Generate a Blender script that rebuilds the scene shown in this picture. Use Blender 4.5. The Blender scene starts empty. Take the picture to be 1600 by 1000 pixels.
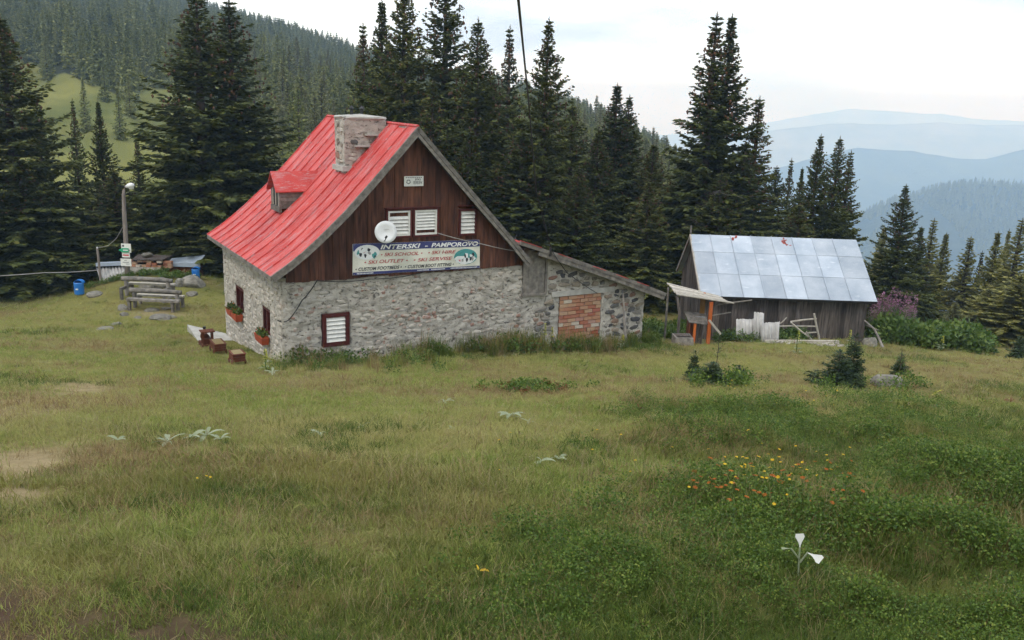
import bpy, math, random
import numpy as np
from mathutils import Matrix, Vector
random.seed(7); RNG = np.random.default_rng(11)
sc = bpy.context.scene
COL = sc.collection

# ------------------------------------------------------------------ camera
PITCH, ROLL, FPX = .245, .034, 1420.0            # camera stands at the world origin
FW = np.array([0, math.cos(PITCH), -math.sin(PITCH)]); UP = np.array([0, math.sin(PITCH), math.cos(PITCH)]); RT = np.array([1., 0, 0])
CR = math.cos(ROLL)*RT + math.sin(ROLL)*UP; CU = -math.sin(ROLL)*RT + math.cos(ROLL)*UP
cd = bpy.data.cameras.new('camera'); cam = bpy.data.objects.new('camera', cd); COL.objects.link(cam)
cd.sensor_width = 36; cd.lens = FPX/1600*36; cd.clip_start = .05; cd.clip_end = 60000
M = Matrix.Identity(4)
for i in range(3):
    M[i][0] = CR[i]; M[i][1] = CU[i]; M[i][2] = -FW[i]
cam.matrix_world = M
sc.camera = cam

# ------------------------------------------------------------------ sky, sun, exposure
SUN_EL, SUN_AZ = math.radians(52), math.radians(215)     # azimuth clockwise from +Y: sun behind and to the left of the camera
w = bpy.data.worlds.new('World'); sc.world = w; w.use_nodes = True
nt = w.node_tree; nt.nodes.clear(); N = nt.nodes.new; LK = nt.links.new
sky = N('ShaderNodeTexSky'); sky.sky_type = 'NISHITA'; sky.sun_disc = False; sky.sun_elevation = SUN_EL; sky.sun_rotation = SUN_AZ
sky.altitude = 1900; sky.air_density = 1; sky.dust_density = 1.5
bg1 = N('ShaderNodeBackground'); bg1.inputs[1].default_value = .12; LK(sky.outputs[0], bg1.inputs[0])
tc = N('ShaderNodeTexCoord'); mp = N('ShaderNodeMapping'); mp.inputs['Scale'].default_value = (1, 1, 4.2); LK(tc.outputs['Generated'], mp.inputs[0])
ns = N('ShaderNodeTexNoise'); ns.inputs['Scale'].default_value = 2.6; ns.inputs['Detail'].default_value = 5; ns.inputs['Roughness'].default_value = .5; LK(mp.outputs[0], ns.inputs['Vector'])
cr = N('ShaderNodeValToRGB'); cr.color_ramp.elements[0].position = .36; cr.color_ramp.elements[0].color = (.47, .54, .63, 1)
cr.color_ramp.elements[1].position = .53; cr.color_ramp.elements[1].color = (.90, .96, 1, 1); LK(ns.outputs[0], cr.inputs[0])
bg2 = N('ShaderNodeBackground'); bg2.inputs[1].default_value = 1.65; LK(cr.outputs[0], bg2.inputs[0])
ms = N('ShaderNodeMixShader'); ms.inputs[0].default_value = .9; LK(bg1.outputs[0], ms.inputs[1]); LK(bg2.outputs[0], ms.inputs[2])
wo = N('ShaderNodeOutputWorld'); LK(ms.outputs[0], wo.inputs[0])
sl = bpy.data.lights.new('sun', 'SUN'); sl.energy = 1.5; sl.angle = math.radians(10); sl.color = (1, .95, .87)
so = bpy.data.objects.new('sun', sl); COL.objects.link(so)
sdir = Vector((math.sin(SUN_AZ)*math.cos(SUN_EL), math.cos(SUN_AZ)*math.cos(SUN_EL), math.sin(SUN_EL)))
so.rotation_euler = sdir.to_track_quat('Z', 'Y').to_euler()
sc.view_settings.view_transform = 'Standard'; sc.view_settings.look = 'None'; sc.view_settings.gamma = 1
sc.view_settings.exposure = .08; sc.view_settings.use_curve_mapping = False
sc.cycles.use_denoising = True
sc.cycles.max_bounces = 4; sc.cycles.diffuse_bounces = 2; sc.cycles.glossy_bounces = 2; sc.cycles.transmission_bounces = 2; sc.cycles.volume_bounces = 3
sc.cycles.use_adaptive_sampling = True; sc.cycles.adaptive_threshold = .04

# ------------------------------------------------------------------ helpers: rays, noise, ground
def ray(x, y): return FW + CR*(x-800)/FPX - CU*(y-500)/FPX
def at(x, y, Y):                                    # the point at distance Y in front that a line of sight passes
    r = ray(x, y); return r*(Y/r[1])
def _h(ix, iy, s):
    n = (ix*374761393 + iy*668265263 + s*1274126177) & 0xffffffff
    n = ((n ^ (n >> 13))*1274126177) & 0xffffffff
    return ((n ^ (n >> 16)) & 0xffff)/65535.0
def vnoise(x, y, s=0):
    x = np.asarray(x, float); y = np.asarray(y, float)
    ix = np.floor(x).astype(np.int64); iy = np.floor(y).astype(np.int64); fx = x-ix; fy = y-iy
    fx = fx*fx*(3-2*fx); fy = fy*fy*(3-2*fy)
    a = _h(ix, iy, s); b = _h(ix+1, iy, s); c = _h(ix, iy+1, s); d = _h(ix+1, iy+1, s)
    return (a*(1-fx)+b*fx)*(1-fy)+(c*(1-fx)+d*fx)*fy
def fbm(x, y, o=4, s=0, g=.5):
    t = 0; a = 1; n = 0
    for i in range(o):
        t = t + a*vnoise(np.asarray(x)*2**i + 17.3*i, np.asarray(y)*2**i - 9.1*i, s+i); n += a; a *= g
    return t/n
def sstep(a, b, x):
    t = np.clip((np.asarray(x, float)-a)/(b-a), 0, 1); return t*t*(3-2*t)

TH = .5356                                          # the hut: its front left corner, wall directions
HD = np.array([math.cos(TH), math.sin(TH), 0]); HN = np.array([-math.sin(TH), math.cos(TH), 0])
HA = np.array([-6.0065, 23.0, -7.16])
def hw(x, y, z): return HA + x*HD + y*HN + np.array([0, 0, z])
HW, HL = 7.29, 6.4

def plane_z(x, y): return -1.65 - .23*np.asarray(y, float)
_cp = []
def cz(x, y, z): _cp.append((x, y, z))
for p in ((0, -.3, .08), (4, -.3, -.12), (8, -.3, -.36), (12, -.3, -.66), (0, 6.4, -.85), (6, 6, -1.1), (12, 5, -1.3), (-.5, 3, -.42)):
    q = hw(*p); cz(*q)
for px, py, Y in ((235, 484, 34), (125, 468, 36), (0, 490, 35), (200, 447, 37), (300, 527, 28.5), (60, 560, 22), (1600, 548, 33), (1390, 604, 23), (1310, 606, 22.5),
                  (1400, 542, 32.5), (1090, 529, 32), (1352, 532, 32), (1220, 533, 30), (1050, 540, 29), (290, 444, 38), (1500, 560, 31), (900, 548, 27.5)):
    q = at(px, py, Y); cz(*q)
for x, y, z in ((-40, 45, -9.5), (-12, 50, -8.9), (8, 48, -9.2), (20, 46, -11.5), (36, 48, -16), (34, 34, -11), (-40, 20, -6.0), (-25, 8, -3.2), (22, 10, -4.2), (32, 22, -7.6),
                (0, 12, -4.42), (0, 5, -2.8), (-6, 6, -3.05), (7, 6, -3.0), (0, -6, -.3), (-12, 16, -5.5), (12, 16, -5.4), (-30, 60, -9.5), (10, 62, -11), (30, 62, -20), (-60, 40, -9), (50, 40, -17)):
    cz(x, y, z)
CP = np.array(_cp); _S = 9.0
def _k(d2): return np.exp(-np.sqrt(d2+1e-9)/_S)
_d2 = ((CP[:, None, :2]-CP[None, :, :2])**2).sum(-1)
_wt = np.linalg.solve(_k(_d2)+.03*np.eye(len(CP)), CP[:, 2]-plane_z(CP[:, 0], CP[:, 1]))
def _near0(x, y):
    x = np.asarray(x, float); y = np.asarray(y, float); z = plane_z(x, y)
    for (a, b, _), wgt in zip(CP, _wt): z = z + wgt*_k((x-a)**2+(y-b)**2)
    return z
def near_z(x, y):
    x = np.asarray(x, float); y = np.asarray(y, float)
    # smooth the pointed kernel a little, then add tussocks
    z = (_near0(x-.6, y)+_near0(x+.6, y)+_near0(x, y-.6)+_near0(x, y+.6))/4
    hx = x*.86+y*.51; rough = .35+.65*sstep(-1, 5, x-.12*y)
    z = z + (fbm(x*.55, y*.55, 3, 3)-.5)*.34*rough + (fbm(x*2.1, y*2.1, 2, 8)-.5)*.13*rough
    z = z + (fbm(x*.75+3, y*.75, 3, 61)-.5)*.75*sstep(19, 12, y)*sstep(-.5, 1.5, x)*sstep(2.2, 3.8, y)   # lumps under the bilberry
    z = z + .55*np.exp(-((x+15.2)**2+(y-37.6)**2)/9.0)      # the rocky knoll by the lamp post
    return z
SKYL = [(-900, -60, 480), (-250, -60, 480), (0, -55, 480), (200, -35, 470), (370, 12, 460), (460, 42, 440), (550, 66, 420), (700, 104, 390), (880, 146, 350), (960, 184, 330),
        (1060, 236, 300), (1130, 275, 260), (1250, 330, 220)]
_sa = []; _sz = []; _sr = []
for x, y, R in SKYL:
    r = ray(x, y); _sa.append(math.atan2(r[0], r[1])); _sz.append(r[2]/math.hypot(r[0], r[1])*R - 8); _sr.append(R)
def far_z(a, R):
    """the wooded hillside beyond the hut, by azimuth and distance"""
    a = np.asarray(a, float); R = np.asarray(R, float)
    zs = np.interp(a, _sa, _sz); rs = np.interp(a, _sa, _sr)
    z0 = np.interp(a, [-.7, .1, .35, .6], [-12, -13, -24, -40])
    t = (R-70)/(rs-70)
    z = z0 + (zs-z0)*np.minimum(t, 1) - np.maximum(t-1, 0)*80
    val = -20 - (R-60)*.42
    right = sstep(.20, .34, a)
    z = z*(1-right)+np.minimum(z, val)*right
    return z + (fbm(a*40, R*.03, 3, 21)-.5)*6*np.clip((R-80)/120, 0, 1)
def ground_z(x, y):
    x = np.asarray(x, float); y = np.asarray(y, float); R = np.hypot(x, y); a = np.arctan2(x, y)
    b = sstep(48, 85, R)*(np.abs(a) < 1.2)
    return near_z(x, y)*(1-b)+far_z(a, R)*b
def gz(x, y): return float(ground_z(np.array([x]), np.array([y]))[0])
def gp(px, py):
    """where a line of sight meets the near ground"""
    r = ray(px, py); ys = np.linspace(2, 60, 1500); P = r[None]*(ys/r[1])[:, None]
    below = P[:, 2] < near_z(P[:, 0], P[:, 1]); i = int(np.argmax(below)) if below.any() else -1
    return P[i]

# ------------------------------------------------------------------ helpers: objects and meshes
def tag(o, label=None, cat=None, group=None, kind=None):
    for k, v in (('label', label), ('category', cat), ('group', group), ('kind', kind)):
        if v: o[k] = v
    return o
def empty(name, loc, rz=0, label=None, cat=None, group=None):
    o = bpy.data.objects.new(name, None); COL.objects.link(o); o.location = tuple(loc); o.rotation_euler = (0, 0, rz); o.empty_display_size = .2
    return tag(o, label, cat, group)
def link(name, me, mat=None, parent=None, loc=None, rot=None, scl=None):
    o = bpy.data.objects.new(name, me); COL.objects.link(o)
    if mat is not None and len(me.materials) == 0: me.materials.append(mat)
    if parent: o.parent = parent
    if loc is not None: o.location = tuple(loc)
    if rot is not None: o.rotation_euler = rot
    if scl is not None: o.scale = scl
    return o
class MB:
    def __init__(s): s.v = []; s.f = []
    def add(s, vs, fs):
        b = len(s.v); s.v += [tuple(map(float, p)) for p in vs]; s.f += [tuple(i+b for i in f) for f in fs]; return s
    def box(s, x0, x1, y0, y1, z0, z1):
        return s.add([(x0, y0, z0), (x1, y0, z0), (x1, y1, z0), (x0, y1, z0), (x0, y0, z1), (x1, y0, z1), (x1, y1, z1), (x0, y1, z1)],
                     [(0, 3, 2, 1), (4, 5, 6, 7), (0, 1, 5, 4), (1, 2, 6, 5), (2, 3, 7, 6), (3, 0, 4, 7)])
    def hexa(s, p):     # eight corners: bottom four, top four
        return s.add(p, [(0, 3, 2, 1), (4, 5, 6, 7), (0, 1, 5, 4), (1, 2, 6, 5), (2, 3, 7, 6), (3, 0, 4, 7)])
    def bar(s, a, b, w, h, up=(0, 0, 1)):    # rectangular bar from a to b
        a = np.array(a, float); b = np.array(b, float); d = b-a; d /= np.linalg.norm(d); u = np.array(up, float)
        sd = np.cross(d, u); sd /= np.linalg.norm(sd); u = np.cross(sd, d); sd *= w/2; u = u*h/2
        return s.hexa([a-sd-u, a+sd-u, b+sd-u, b-sd-u, a-sd+u, a+sd+u, b+sd+u, b-sd+u])
    def tube(s, pts, rad, n=8, cap=True):
        pts = [np.array(p, float) for p in pts]
        if not hasattr(rad, '__len__'): rad = [rad]*len(pts)
        b = len(s.v)
        for i, p in enumerate(pts):
            d = pts[min(i+1, len(pts)-1)]-pts[max(i-1, 0)]; d /= np.linalg.norm(d)
            u = np.array([0, 0, 1.]) if abs(d[2]) < .9 else np.array([1., 0, 0])
            e = np.cross(d, u); e /= np.linalg.norm(e); g = np.cross(e, d)
            for k in range(n):
                t = 2*math.pi*k/n; s.v.append(tuple(p+rad[i]*(math.cos(t)*e+math.sin(t)*g)))
        for i in range(len(pts)-1):
            for k in range(n):
                s.f.append((b+i*n+k, b+i*n+(k+1) % n, b+(i+1)*n+(k+1) % n, b+(i+1)*n+k))
        if cap:
            s.f.append(tuple(b+k for k in range(n))[::-1]); e = b+(len(pts)-1)*n; s.f.append(tuple(e+k for k in range(n)))
        return s
    def lathe(s, prof, n=16, c=(0, 0, 0)):
        b = len(s.v)
        for r, z in prof:
            for k in range(n):
                t = 2*math.pi*k/n; s.v.append((c[0]+r*math.cos(t), c[1]+r*math.sin(t), c[2]+z))
        for i in range(len(prof)-1):
            for k in range(n):
                s.f.append((b+i*n+k, b+i*n+(k+1) % n, b+(i+1)*n+(k+1) % n, b+(i+1)*n+k))
        return s
    def mesh(s, name, smooth=False):
        me = bpy.data.meshes.new(name); me.from_pydata(s.v, [], s.f); me.update()
        if smooth: me.polygons.foreach_set('use_smooth', [True]*len(me.polygons))
        return me
    def build(s, name, mat, parent=None, smooth=False, **k):
        return link(name, s.mesh(name, smooth), mat, parent, **k)
def np_mesh(name, V, F, smooth=False):
    """V (n,3), F (m,k) arrays of equal sized faces"""
    me = bpy.data.meshes.new(name); V = np.asarray(V, np.float32); F = np.asarray(F, np.int32); k = F.shape[1]
    me.vertices.add(len(V)); me.vertices.foreach_set('co', V.ravel()); me.loops.add(F.size); me.loops.foreach_set('vertex_index', F.ravel())
    me.polygons.add(len(F)); me.polygons.foreach_set('loop_start', np.arange(0, F.size, k, dtype=np.int32))
    if smooth: me.polygons.foreach_set('use_smooth', np.ones(len(F), bool))
    me.update(calc_edges=True); me.validate(); return me
def copy_tree(o, parent=None):
    c = o.copy(); COL.objects.link(c); c.parent = parent
    for ch in o.children: copy_tree(ch, c)
    return c

# ------------------------------------------------------------------ materials
def nodes(name):
    m = bpy.data.materials.new(name); m.use_nodes = True; t = m.node_tree; b = t.nodes['Principled BSDF']; return m, t, b
def ramp(t, fac, stops):
    r = t.nodes.new('ShaderNodeValToRGB'); e = r.color_ramp.elements
    while len(e) < len(stops): e.new(.5)
    for i, (p, c) in enumerate(stops): e[i].position = p; e[i].color = (*c, 1)
    t.links.new(fac, r.inputs[0]); return r.outputs[0]
def coords(t, scale=(1, 1, 1), kind='Object'):
    c = t.nodes.new('ShaderNodeTexCoord'); m = t.nodes.new('ShaderNodeMapping'); m.inputs['Scale'].default_value = scale
    t.links.new(c.outputs[kind], m.inputs[0]); return m.outputs[0]
def noise(t, vec, scale, detail=4, rough=.55):
    n = t.nodes.new('ShaderNodeTexNoise'); n.inputs['Scale'].default_value = scale; n.inputs['Detail'].default_value = detail; n.inputs['Roughness'].default_value = rough
    if vec is not None: t.links.new(vec, n.inputs['Vector'])
    return n.outputs[0]
def mixc(t, fac, a, b, mode='MIX'):
    n = t.nodes.new('ShaderNodeMix'); n.data_type = 'RGBA'; n.blend_type = mode
    for s, v in ((n.inputs[0], fac), (n.inputs[6], a), (n.inputs[7], b)):
        if isinstance(v, (int, float)): s.default_value = v
        elif isinstance(v, tuple): s.default_value = (*v, 1)
        else: t.links.new(v, s)
    return n.outputs[2]
def math_(t, op, a, b=None):
    n = t.nodes.new('ShaderNodeMath'); n.operation = op
    for s, v in ((n.inputs[0], a), (n.inputs[1], b)):
        if v is None: continue
        if isinstance(v, (int, float)): s.default_value = v
        else: t.links.new(v, s)
    return n.outputs[0]
def bump(t, b, h, strength=.4, dist=.02):
    n = t.nodes.new('ShaderNodeBump'); n.inputs['Strength'].default_value = strength; n.inputs['Distance'].default_value = dist
    t.links.new(h, n.inputs['Height']); t.links.new(n.outputs[0], b.inputs['Normal'])
def orand(t): return t.nodes.new('ShaderNodeObjectInfo').outputs['Random']
def simple(name, c1, c2, scale=6, rough=.8, stretch=(1, 1, 1), var=.35, bs=.3, bd=.01, spec=.25, metal=0, detail=5):
    """two colours mixed by grain, each object a little lighter or darker than the next"""
    m, t, b = nodes(name); v = coords(t, stretch); n = noise(t, v, scale, detail)
    col = ramp(t, n, [(.3, c1), (.7, c2)])
    if var:
        f = math_(t, 'ADD', math_(t, 'MULTIPLY', orand(t), 2*var), 1-var); cb = t.nodes.new('ShaderNodeCombineColor')
        for i in range(3): t.links.new(f, cb.inputs[i])
        col = mixc(t, 1.0, col, cb.outputs[0], 'MULTIPLY')
    t.links.new(col, b.inputs['Base Color']); b.inputs['Roughness'].default_value = rough; b.inputs['Specular IOR Level'].default_value = spec; b.inputs['Metallic'].default_value = metal
    if bs: bump(t, b, n, bs, bd)
    return m
MT = {}
MT['brown_wood'] = simple('brown_wood', (.042, .018, .012), (.155, .062, .037), 5, .8, (3, 3, .35), .4, .5, .01)
MT['grey_wood'] = simple('grey_wood', (.09, .082, .073), (.25, .225, .2), 7, .85, (1, 1, 1), .25, .5, .01)
MT['shed_wood'] = simple('shed_wood', (.03, .025, .023), (.125, .105, .095), 5, .85, (4, 4, .4), .5, .6, .015)
MT['pale_wood'] = simple('pale_wood', (.3, .27, .23), (.5, .46, .4), 8, .85, (1, 1, 1), .2, .3)
MT['red_frame'] = simple('red_frame', (.06, .012, .012), (.1, .022, .02), 8, .6, var=.2)
MT['white_paint'] = simple('white_paint', (.62, .61, .57), (.78, .77, .74), 9, .5, var=.08, bs=.1)
MT['dark_inside'] = simple('dark_inside', (.012, .011, .011), (.02, .019, .018), 3, .5, var=0, bs=0)
MT['orange_wood'] = simple('orange_wood', (.42, .09, .018), (.58, .16, .04), 6, .7, (2, 2, .5), .25)
MT['ochre'] = simple('ochre_wood', (.16, .085, .02), (.26, .14, .04), 6, .75, (2, 2, .5), .2)
MT['rust_wood'] = simple('rust_wood', (.075, .022, .012), (.14, .045, .023), 6, .75, (2, 2, .5), .25)
MT['terracotta'] = simple('terracotta', (.32, .06, .025), (.42, .09, .04), 8, .75, var=.2)
MT['concrete'] = simple('concrete', (.34, .33, .3), (.5, .48, .45), 5, .9, var=.1)
MT['rock'] = simple('rock', (.10, .095, .08), (.27, .25, .215), 3.2, .9, var=.2, bs=.7, bd=.04)
MT['blue_paint'] = simple('blue_paint', (.012, .12, .42), (.02, .19, .55), 4, .4, var=.1, bs=.05, spec=.5)
MT['dark_metal'] = simple('dark_metal', (.02, .02, .022), (.05, .05, .05), 6, .5, var=.2)
MT['pole_metal'] = simple('pole_metal', (.16, .13, .115), (.3, .26, .23), 5, .7, (3, 3, .5), .1)
MT['white_metal'] = simple('white_metal', (.6, .6, .6), (.78, .78, .79), 4, .4, var=.05, bs=0, spec=.5)
MT['corrugated'] = simple('corrugated', (.33, .32, .31), (.58, .565, .55), 3, .6, var=.1)
MT['cable'] = simple('cable', (.015, .015, .015), (.03, .03, .03), 5, .6, var=0, bs=0)
MT['pale_cable'] = simple('pale_cable', (.3, .28, .26), (.4, .38, .35), 5, .6, var=0, bs=0)
MT['bark'] = simple('bark', (.04, .03, .022), (.12, .09, .07), 9, .9, (1, 1, .3), .2, .7, .03)
MT['dead_wood'] = simple('dead_wood', (.13, .115, .10), (.24, .22, .2), 6, .9, var=.2, bs=0)
MT['soil'] = simple('soil', (.09, .06, .04), (.17, .12, .08), 9, .95, var=.1)
MT['dish'] = simple('dish', (.62, .63, .64), (.72, .73, .74), 3, .35, var=0, bs=0, spec=.5)

def red_roof():
    m, t, b = nodes('red_roof_paint'); v = coords(t, (.7, 3.2, .7)); v2 = coords(t, (1, 1, 1))
    n1 = noise(t, v, 2.4, 6, .65); n2 = noise(t, v2, .9, 3)
    col = ramp(t, n2, [(.35, (.43, .045, .041)), (.6, (.54, .082, .074)), (.75, (.56, .135, .125))])
    fade = ramp(t, n1, [(.5, (0, 0, 0)), (.68, (1, 1, 1))]); n3 = noise(t, coords(t, (.9, 6, .9)), 5, 5, .7)
    scr = ramp(t, n3, [(.57, (0, 0, 0)), (.64, (1, 1, 1))])
    col = mixc(t, math_(t, 'MULTIPLY', fade, .62), col, (.44, .25, .26))
    col = mixc(t, math_(t, 'MULTIPLY', scr, .6), col, (.42, .36, .37))
    f = math_(t, 'ADD', math_(t, 'MULTIPLY', orand(t), .16), .9); cb = t.nodes.new('ShaderNodeCombineColor')
    for i in range(3): t.links.new(f, cb.inputs[i])
    col = mixc(t, 1.0, col, cb.outputs[0], 'MULTIPLY')
    t.links.new(col, b.inputs['Base Color']); b.inputs['Roughness'].default_value = .62; b.inputs['Specular IOR Level'].default_value = .18
    bump(t, b, noise(t, v2, 3.5, 3), .5, .04); return m
MT['red_roof'] = red_roof()
def zinc():
    m, t, b = nodes('zinc_sheet'); v = coords(t, (.8, 1, 5)); n = noise(t, v, 3, 5, .6); n2 = noise(t, coords(t, (1, 1, 1)), 1.2, 4)
    col = ramp(t, n2, [(.3, (.30, .35, .42)), (.7, (.46, .50, .56))]); sp = ramp(t, n, [(.6, (0, 0, 0)), (.7, (1, 1, 1))])
    col = mixc(t, math_(t, 'MULTIPLY', sp, .5), col, (.68, .7, .72))
    f = math_(t, 'ADD', math_(t, 'MULTIPLY', orand(t), .3), .85); cb = t.nodes.new('ShaderNodeCombineColor')
    for i in range(3): t.links.new(f, cb.inputs[i])
    col = mixc(t, 1.0, col, cb.outputs[0], 'MULTIPLY')
    t.links.new(col, b.inputs['Base Color']); b.inputs['Roughness'].default_value = .5; b.inputs['Metallic'].default_value = .25
    bump(t, b, n2, .25, .03); return m
MT['zinc'] = zinc()
def stone_mat(name, stops, mortar, amount):
    m, t, b = nodes(name); v = coords(t, kind='Object'); g = t.nodes.new('ShaderNodeNewGeometry').outputs['Position']
    col = ramp(t, orand(t), stops); n = noise(t, g, 9, 6, .65); n2 = noise(t, g, 3.1, 4)
    col = mixc(t, .5, col, ramp(t, n, [(.3, (.35, .35, .35)), (.7, (1, 1, 1))]), 'MULTIPLY')
    k = ramp(t, n2, [(.62-amount*.35, (0, 0, 0)), (.74-amount*.35, (1, 1, 1))])
    col = mixc(t, math_(t, 'MULTIPLY', k, .8), col, mortar)
    t.links.new(col, b.inputs['Base Color']); b.inputs['Roughness'].default_value = .95; b.inputs['Specular IOR Level'].default_value = .15
    bump(t, b, n, .7, .025); return m
MORT = (.48, .445, .395)
MT['stone'] = stone_mat('rubble_stone', [(0, (.2, .18, .155)), (.3, (.38, .345, .30)), (.6, (.5, .455, .40)), (.85, (.40, .335, .27)), (.96, (.34, .2, .16))], MORT, .6)
MT['dark_stone'] = stone_mat('field_stone', [(0, (.07, .07, .075)), (.35, (.16, .155, .15)), (.6, (.26, .24, .215)), (.85, (.32, .27, .21)), (.96, (.28, .17, .13))], MORT, -.1)
def mortar_mat():
    m, t, b = nodes('mortar'); g = t.nodes.new('ShaderNodeNewGeometry').outputs['Position']; n = noise(t, g, 4, 6, .7); n2 = noise(t, g, 22, 4, .7)
    col = ramp(t, n, [(.3, (.27, .247, .215)), (.5, (.43, .40, .355)), (.7, (.55, .515, .46))])
    v = t.nodes.new('ShaderNodeMapping'); v.inputs['Scale'].default_value = (1, 1, 1.9); t.links.new(g, v.inputs[0])
    pit = ramp(t, noise(t, v.outputs[0], 7.5, 5, .75), [(.37, (1, 1, 1)), (.44, (0, 0, 0))])                 # pits in the mortar, their darkness put into the colour
    col = mixc(t, math_(t, 'MULTIPLY', pit, .85), col, (.085, .075, .065)); red = ramp(t, noise(t, g, 1.7, 3), [(.66, (0, 0, 0)), (.72, (1, 1, 1))])
    col = mixc(t, math_(t, 'MULTIPLY', red, .35), col, (.36, .2, .16))
    t.links.new(col, b.inputs['Base Color']); b.inputs['Roughness'].default_value = .95; b.inputs['Specular IOR Level'].default_value = .1
    h = math_(t, 'SUBTRACT', n2, math_(t, 'MULTIPLY', pit, .8)); bump(t, b, h, .8, .03); return m
MT['mortar'] = mortar_mat()
def brick_mat():
    m, t, b = nodes('hollow_brick'); g = t.nodes.new('ShaderNodeNewGeometry').outputs['Position']
    col = ramp(t, orand(t), [(0, (.34, .115, .07)), (.3, (.40, .19, .11)), (.6, (.46, .30, .19)), (.85, (.34, .085, .06)), (.93, (.52, .45, .37))])
    n = noise(t, g, 14, 5, .6); col = mixc(t, .5, col, ramp(t, n, [(.3, (.6, .6, .6)), (.7, (1, 1, 1))]), 'MULTIPLY')
    t.links.new(col, b.inputs['Base Color']); b.inputs['Roughness'].default_value = .9; bump(t, b, n, .5, .01); return m
MT['brick'] = brick_mat()
def leafy(name, stops, rough=.6, transl=.25, posvar=None, spec=.2):
    """foliage: every leaf (mesh island) its own tint; each plant a little different"""
    m, t, b = nodes(name); g = t.nodes.new('ShaderNodeNewGeometry'); r = math_(t, 'ADD', math_(t, 'MULTIPLY', g.outputs['Random Per Island'], .7), math_(t, 'MULTIPLY', orand(t), .3))
    col = ramp(t, r, stops)
    if posvar:
        sc_, c2, lo, hi = posvar
        col = mixc(t, ramp(t, noise(t, g.outputs['Position'], sc_, 3), [(lo, (0, 0, 0)), (hi, (1, 1, 1))]), col, mixc(t, .75, col, c2))
    t.links.new(col, b.inputs['Base Color']); b.inputs['Roughness'].default_value = rough; b.inputs['Specular IOR Level'].default_value = spec
    tr = t.nodes.new('ShaderNodeBsdfTranslucent'); t.links.new(col, tr.inputs[0]); mx = t.nodes.new('ShaderNodeMixShader'); mx.inputs[0].default_value = transl
    t.links.new(b.outputs[0], mx.inputs[1]); t.links.new(tr.outputs[0], mx.inputs[2])
    t.links.new(mx.outputs[0], t.nodes['Material Output'].inputs[0]); return m
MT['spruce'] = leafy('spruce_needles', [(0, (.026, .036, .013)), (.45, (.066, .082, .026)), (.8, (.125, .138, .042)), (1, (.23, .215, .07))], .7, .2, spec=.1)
MT['spruce_sunlit_pale'] = leafy('sunlit_pale_needles', [(0, (.08, .09, .045)), (.5, (.17, .18, .08)), (1, (.33, .30, .15))], .7, .2, spec=.1)  # sunlight on these trees is put into a paler needle colour
MT['spruce_sunlit_gold'] = leafy('sunlit_gold_needles', [(0, (.06, .072, .022)), (.5, (.18, .185, .055)), (1, (.46, .40, .14))], .7, .2, spec=.1)  # yellow sunlight on the right-hand spruces, painted into the needles
MT['spruce_far'] = leafy('far_spruce_needles', [(0, (.09, .11, .04)), (.5, (.195, .215, .075)), (1, (.38, .37, .14))], .8, .15, spec=.05)  # sun on the far slopes put into a lighter needle colour
MT['spruce_young'] = leafy('young_spruce_needles', [(0, (.018, .035, .014)), (.5, (.035, .06, .022)), (1, (.08, .11, .04))], .6, .2)
MT['cone'] = simple('spruce_cone', (.06, .032, .018), (.13, .07, .04), 10, .8, var=.2, bs=0)
MT['grass'] = leafy('meadow_grass', [(0, (.10, .158, .026)), (.5, (.21, .258, .052)), (1, (.42, .41, .135))], .6, .3, (.35, (.40, .34, .14), .46, .66))
MT['lush'] = leafy('lush_grass', [(0, (.034, .064, .010)), (.5, (.076, .12, .018)), (1, (.16, .19, .042))], .6, .3, (.5, (.24, .21, .06), .48, .66))
MT['dry'] = leafy('dry_grass', [(0, (.16, .12, .055)), (.5, (.28, .22, .105)), (1, (.42, .36, .2))], .7, .25)
MT['russet'] = leafy('russet_grass', [(0, (.13, .085, .04)), (.5, (.25, .175, .08)), (1, (.36, .28, .14))], .7, .25)
MT['bilberry'] = leafy('bilberry_leaves', [(0, (.034, .066, .012)), (.5, (.08, .14, .023)), (.85, (.16, .22, .04)), (1, (.27, .29, .065))], .5, .3)
MT['herb'] = leafy('herb_leaves', [(0, (.035, .072, .016)), (.5, (.08, .135, .03)), (1, (.19, .25, .065))], .5, .3)
MT['silver_leaf'] = leafy('silver_leaves', [(0, (.2, .24, .14)), (.5, (.29, .33, .21)), (1, (.42, .45, .33))], .7, .3)
MT['white_leaf'] = leafy('white_leaves', [(0, (.58, .58, .54)), (1, (.72, .72, .68))], .7, .25)
MT['yellow_petal'] = leafy('yellow_petals', [(0, (.55, .27, .02)), (.5, (.68, .45, .03)), (1, (.75, .55, .06))], .6, .3)
MT['orange_petal'] = leafy('orange_petals', [(0, (.26, .07, .014)), (.6, (.38, .12, .022)), (1, (.48, .19, .035))], .6, .3)
MT['pink_petal'] = leafy('pink_petals', [(0, (.2, .07, .12)), (.5, (.32, .13, .22)), (1, (.44, .24, .34))], .6, .3)
MT['mullein_yellow'] = leafy('mullein_spike', [(0, (.30, .32, .05)), (.6, (.48, .46, .07)), (1, (.62, .58, .14))], .6, .2)
MT['rust_leaf'] = leafy('rust_leaves', [(0, (.10, .045, .02)), (1, (.2, .095, .04))], .7, .2)
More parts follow.
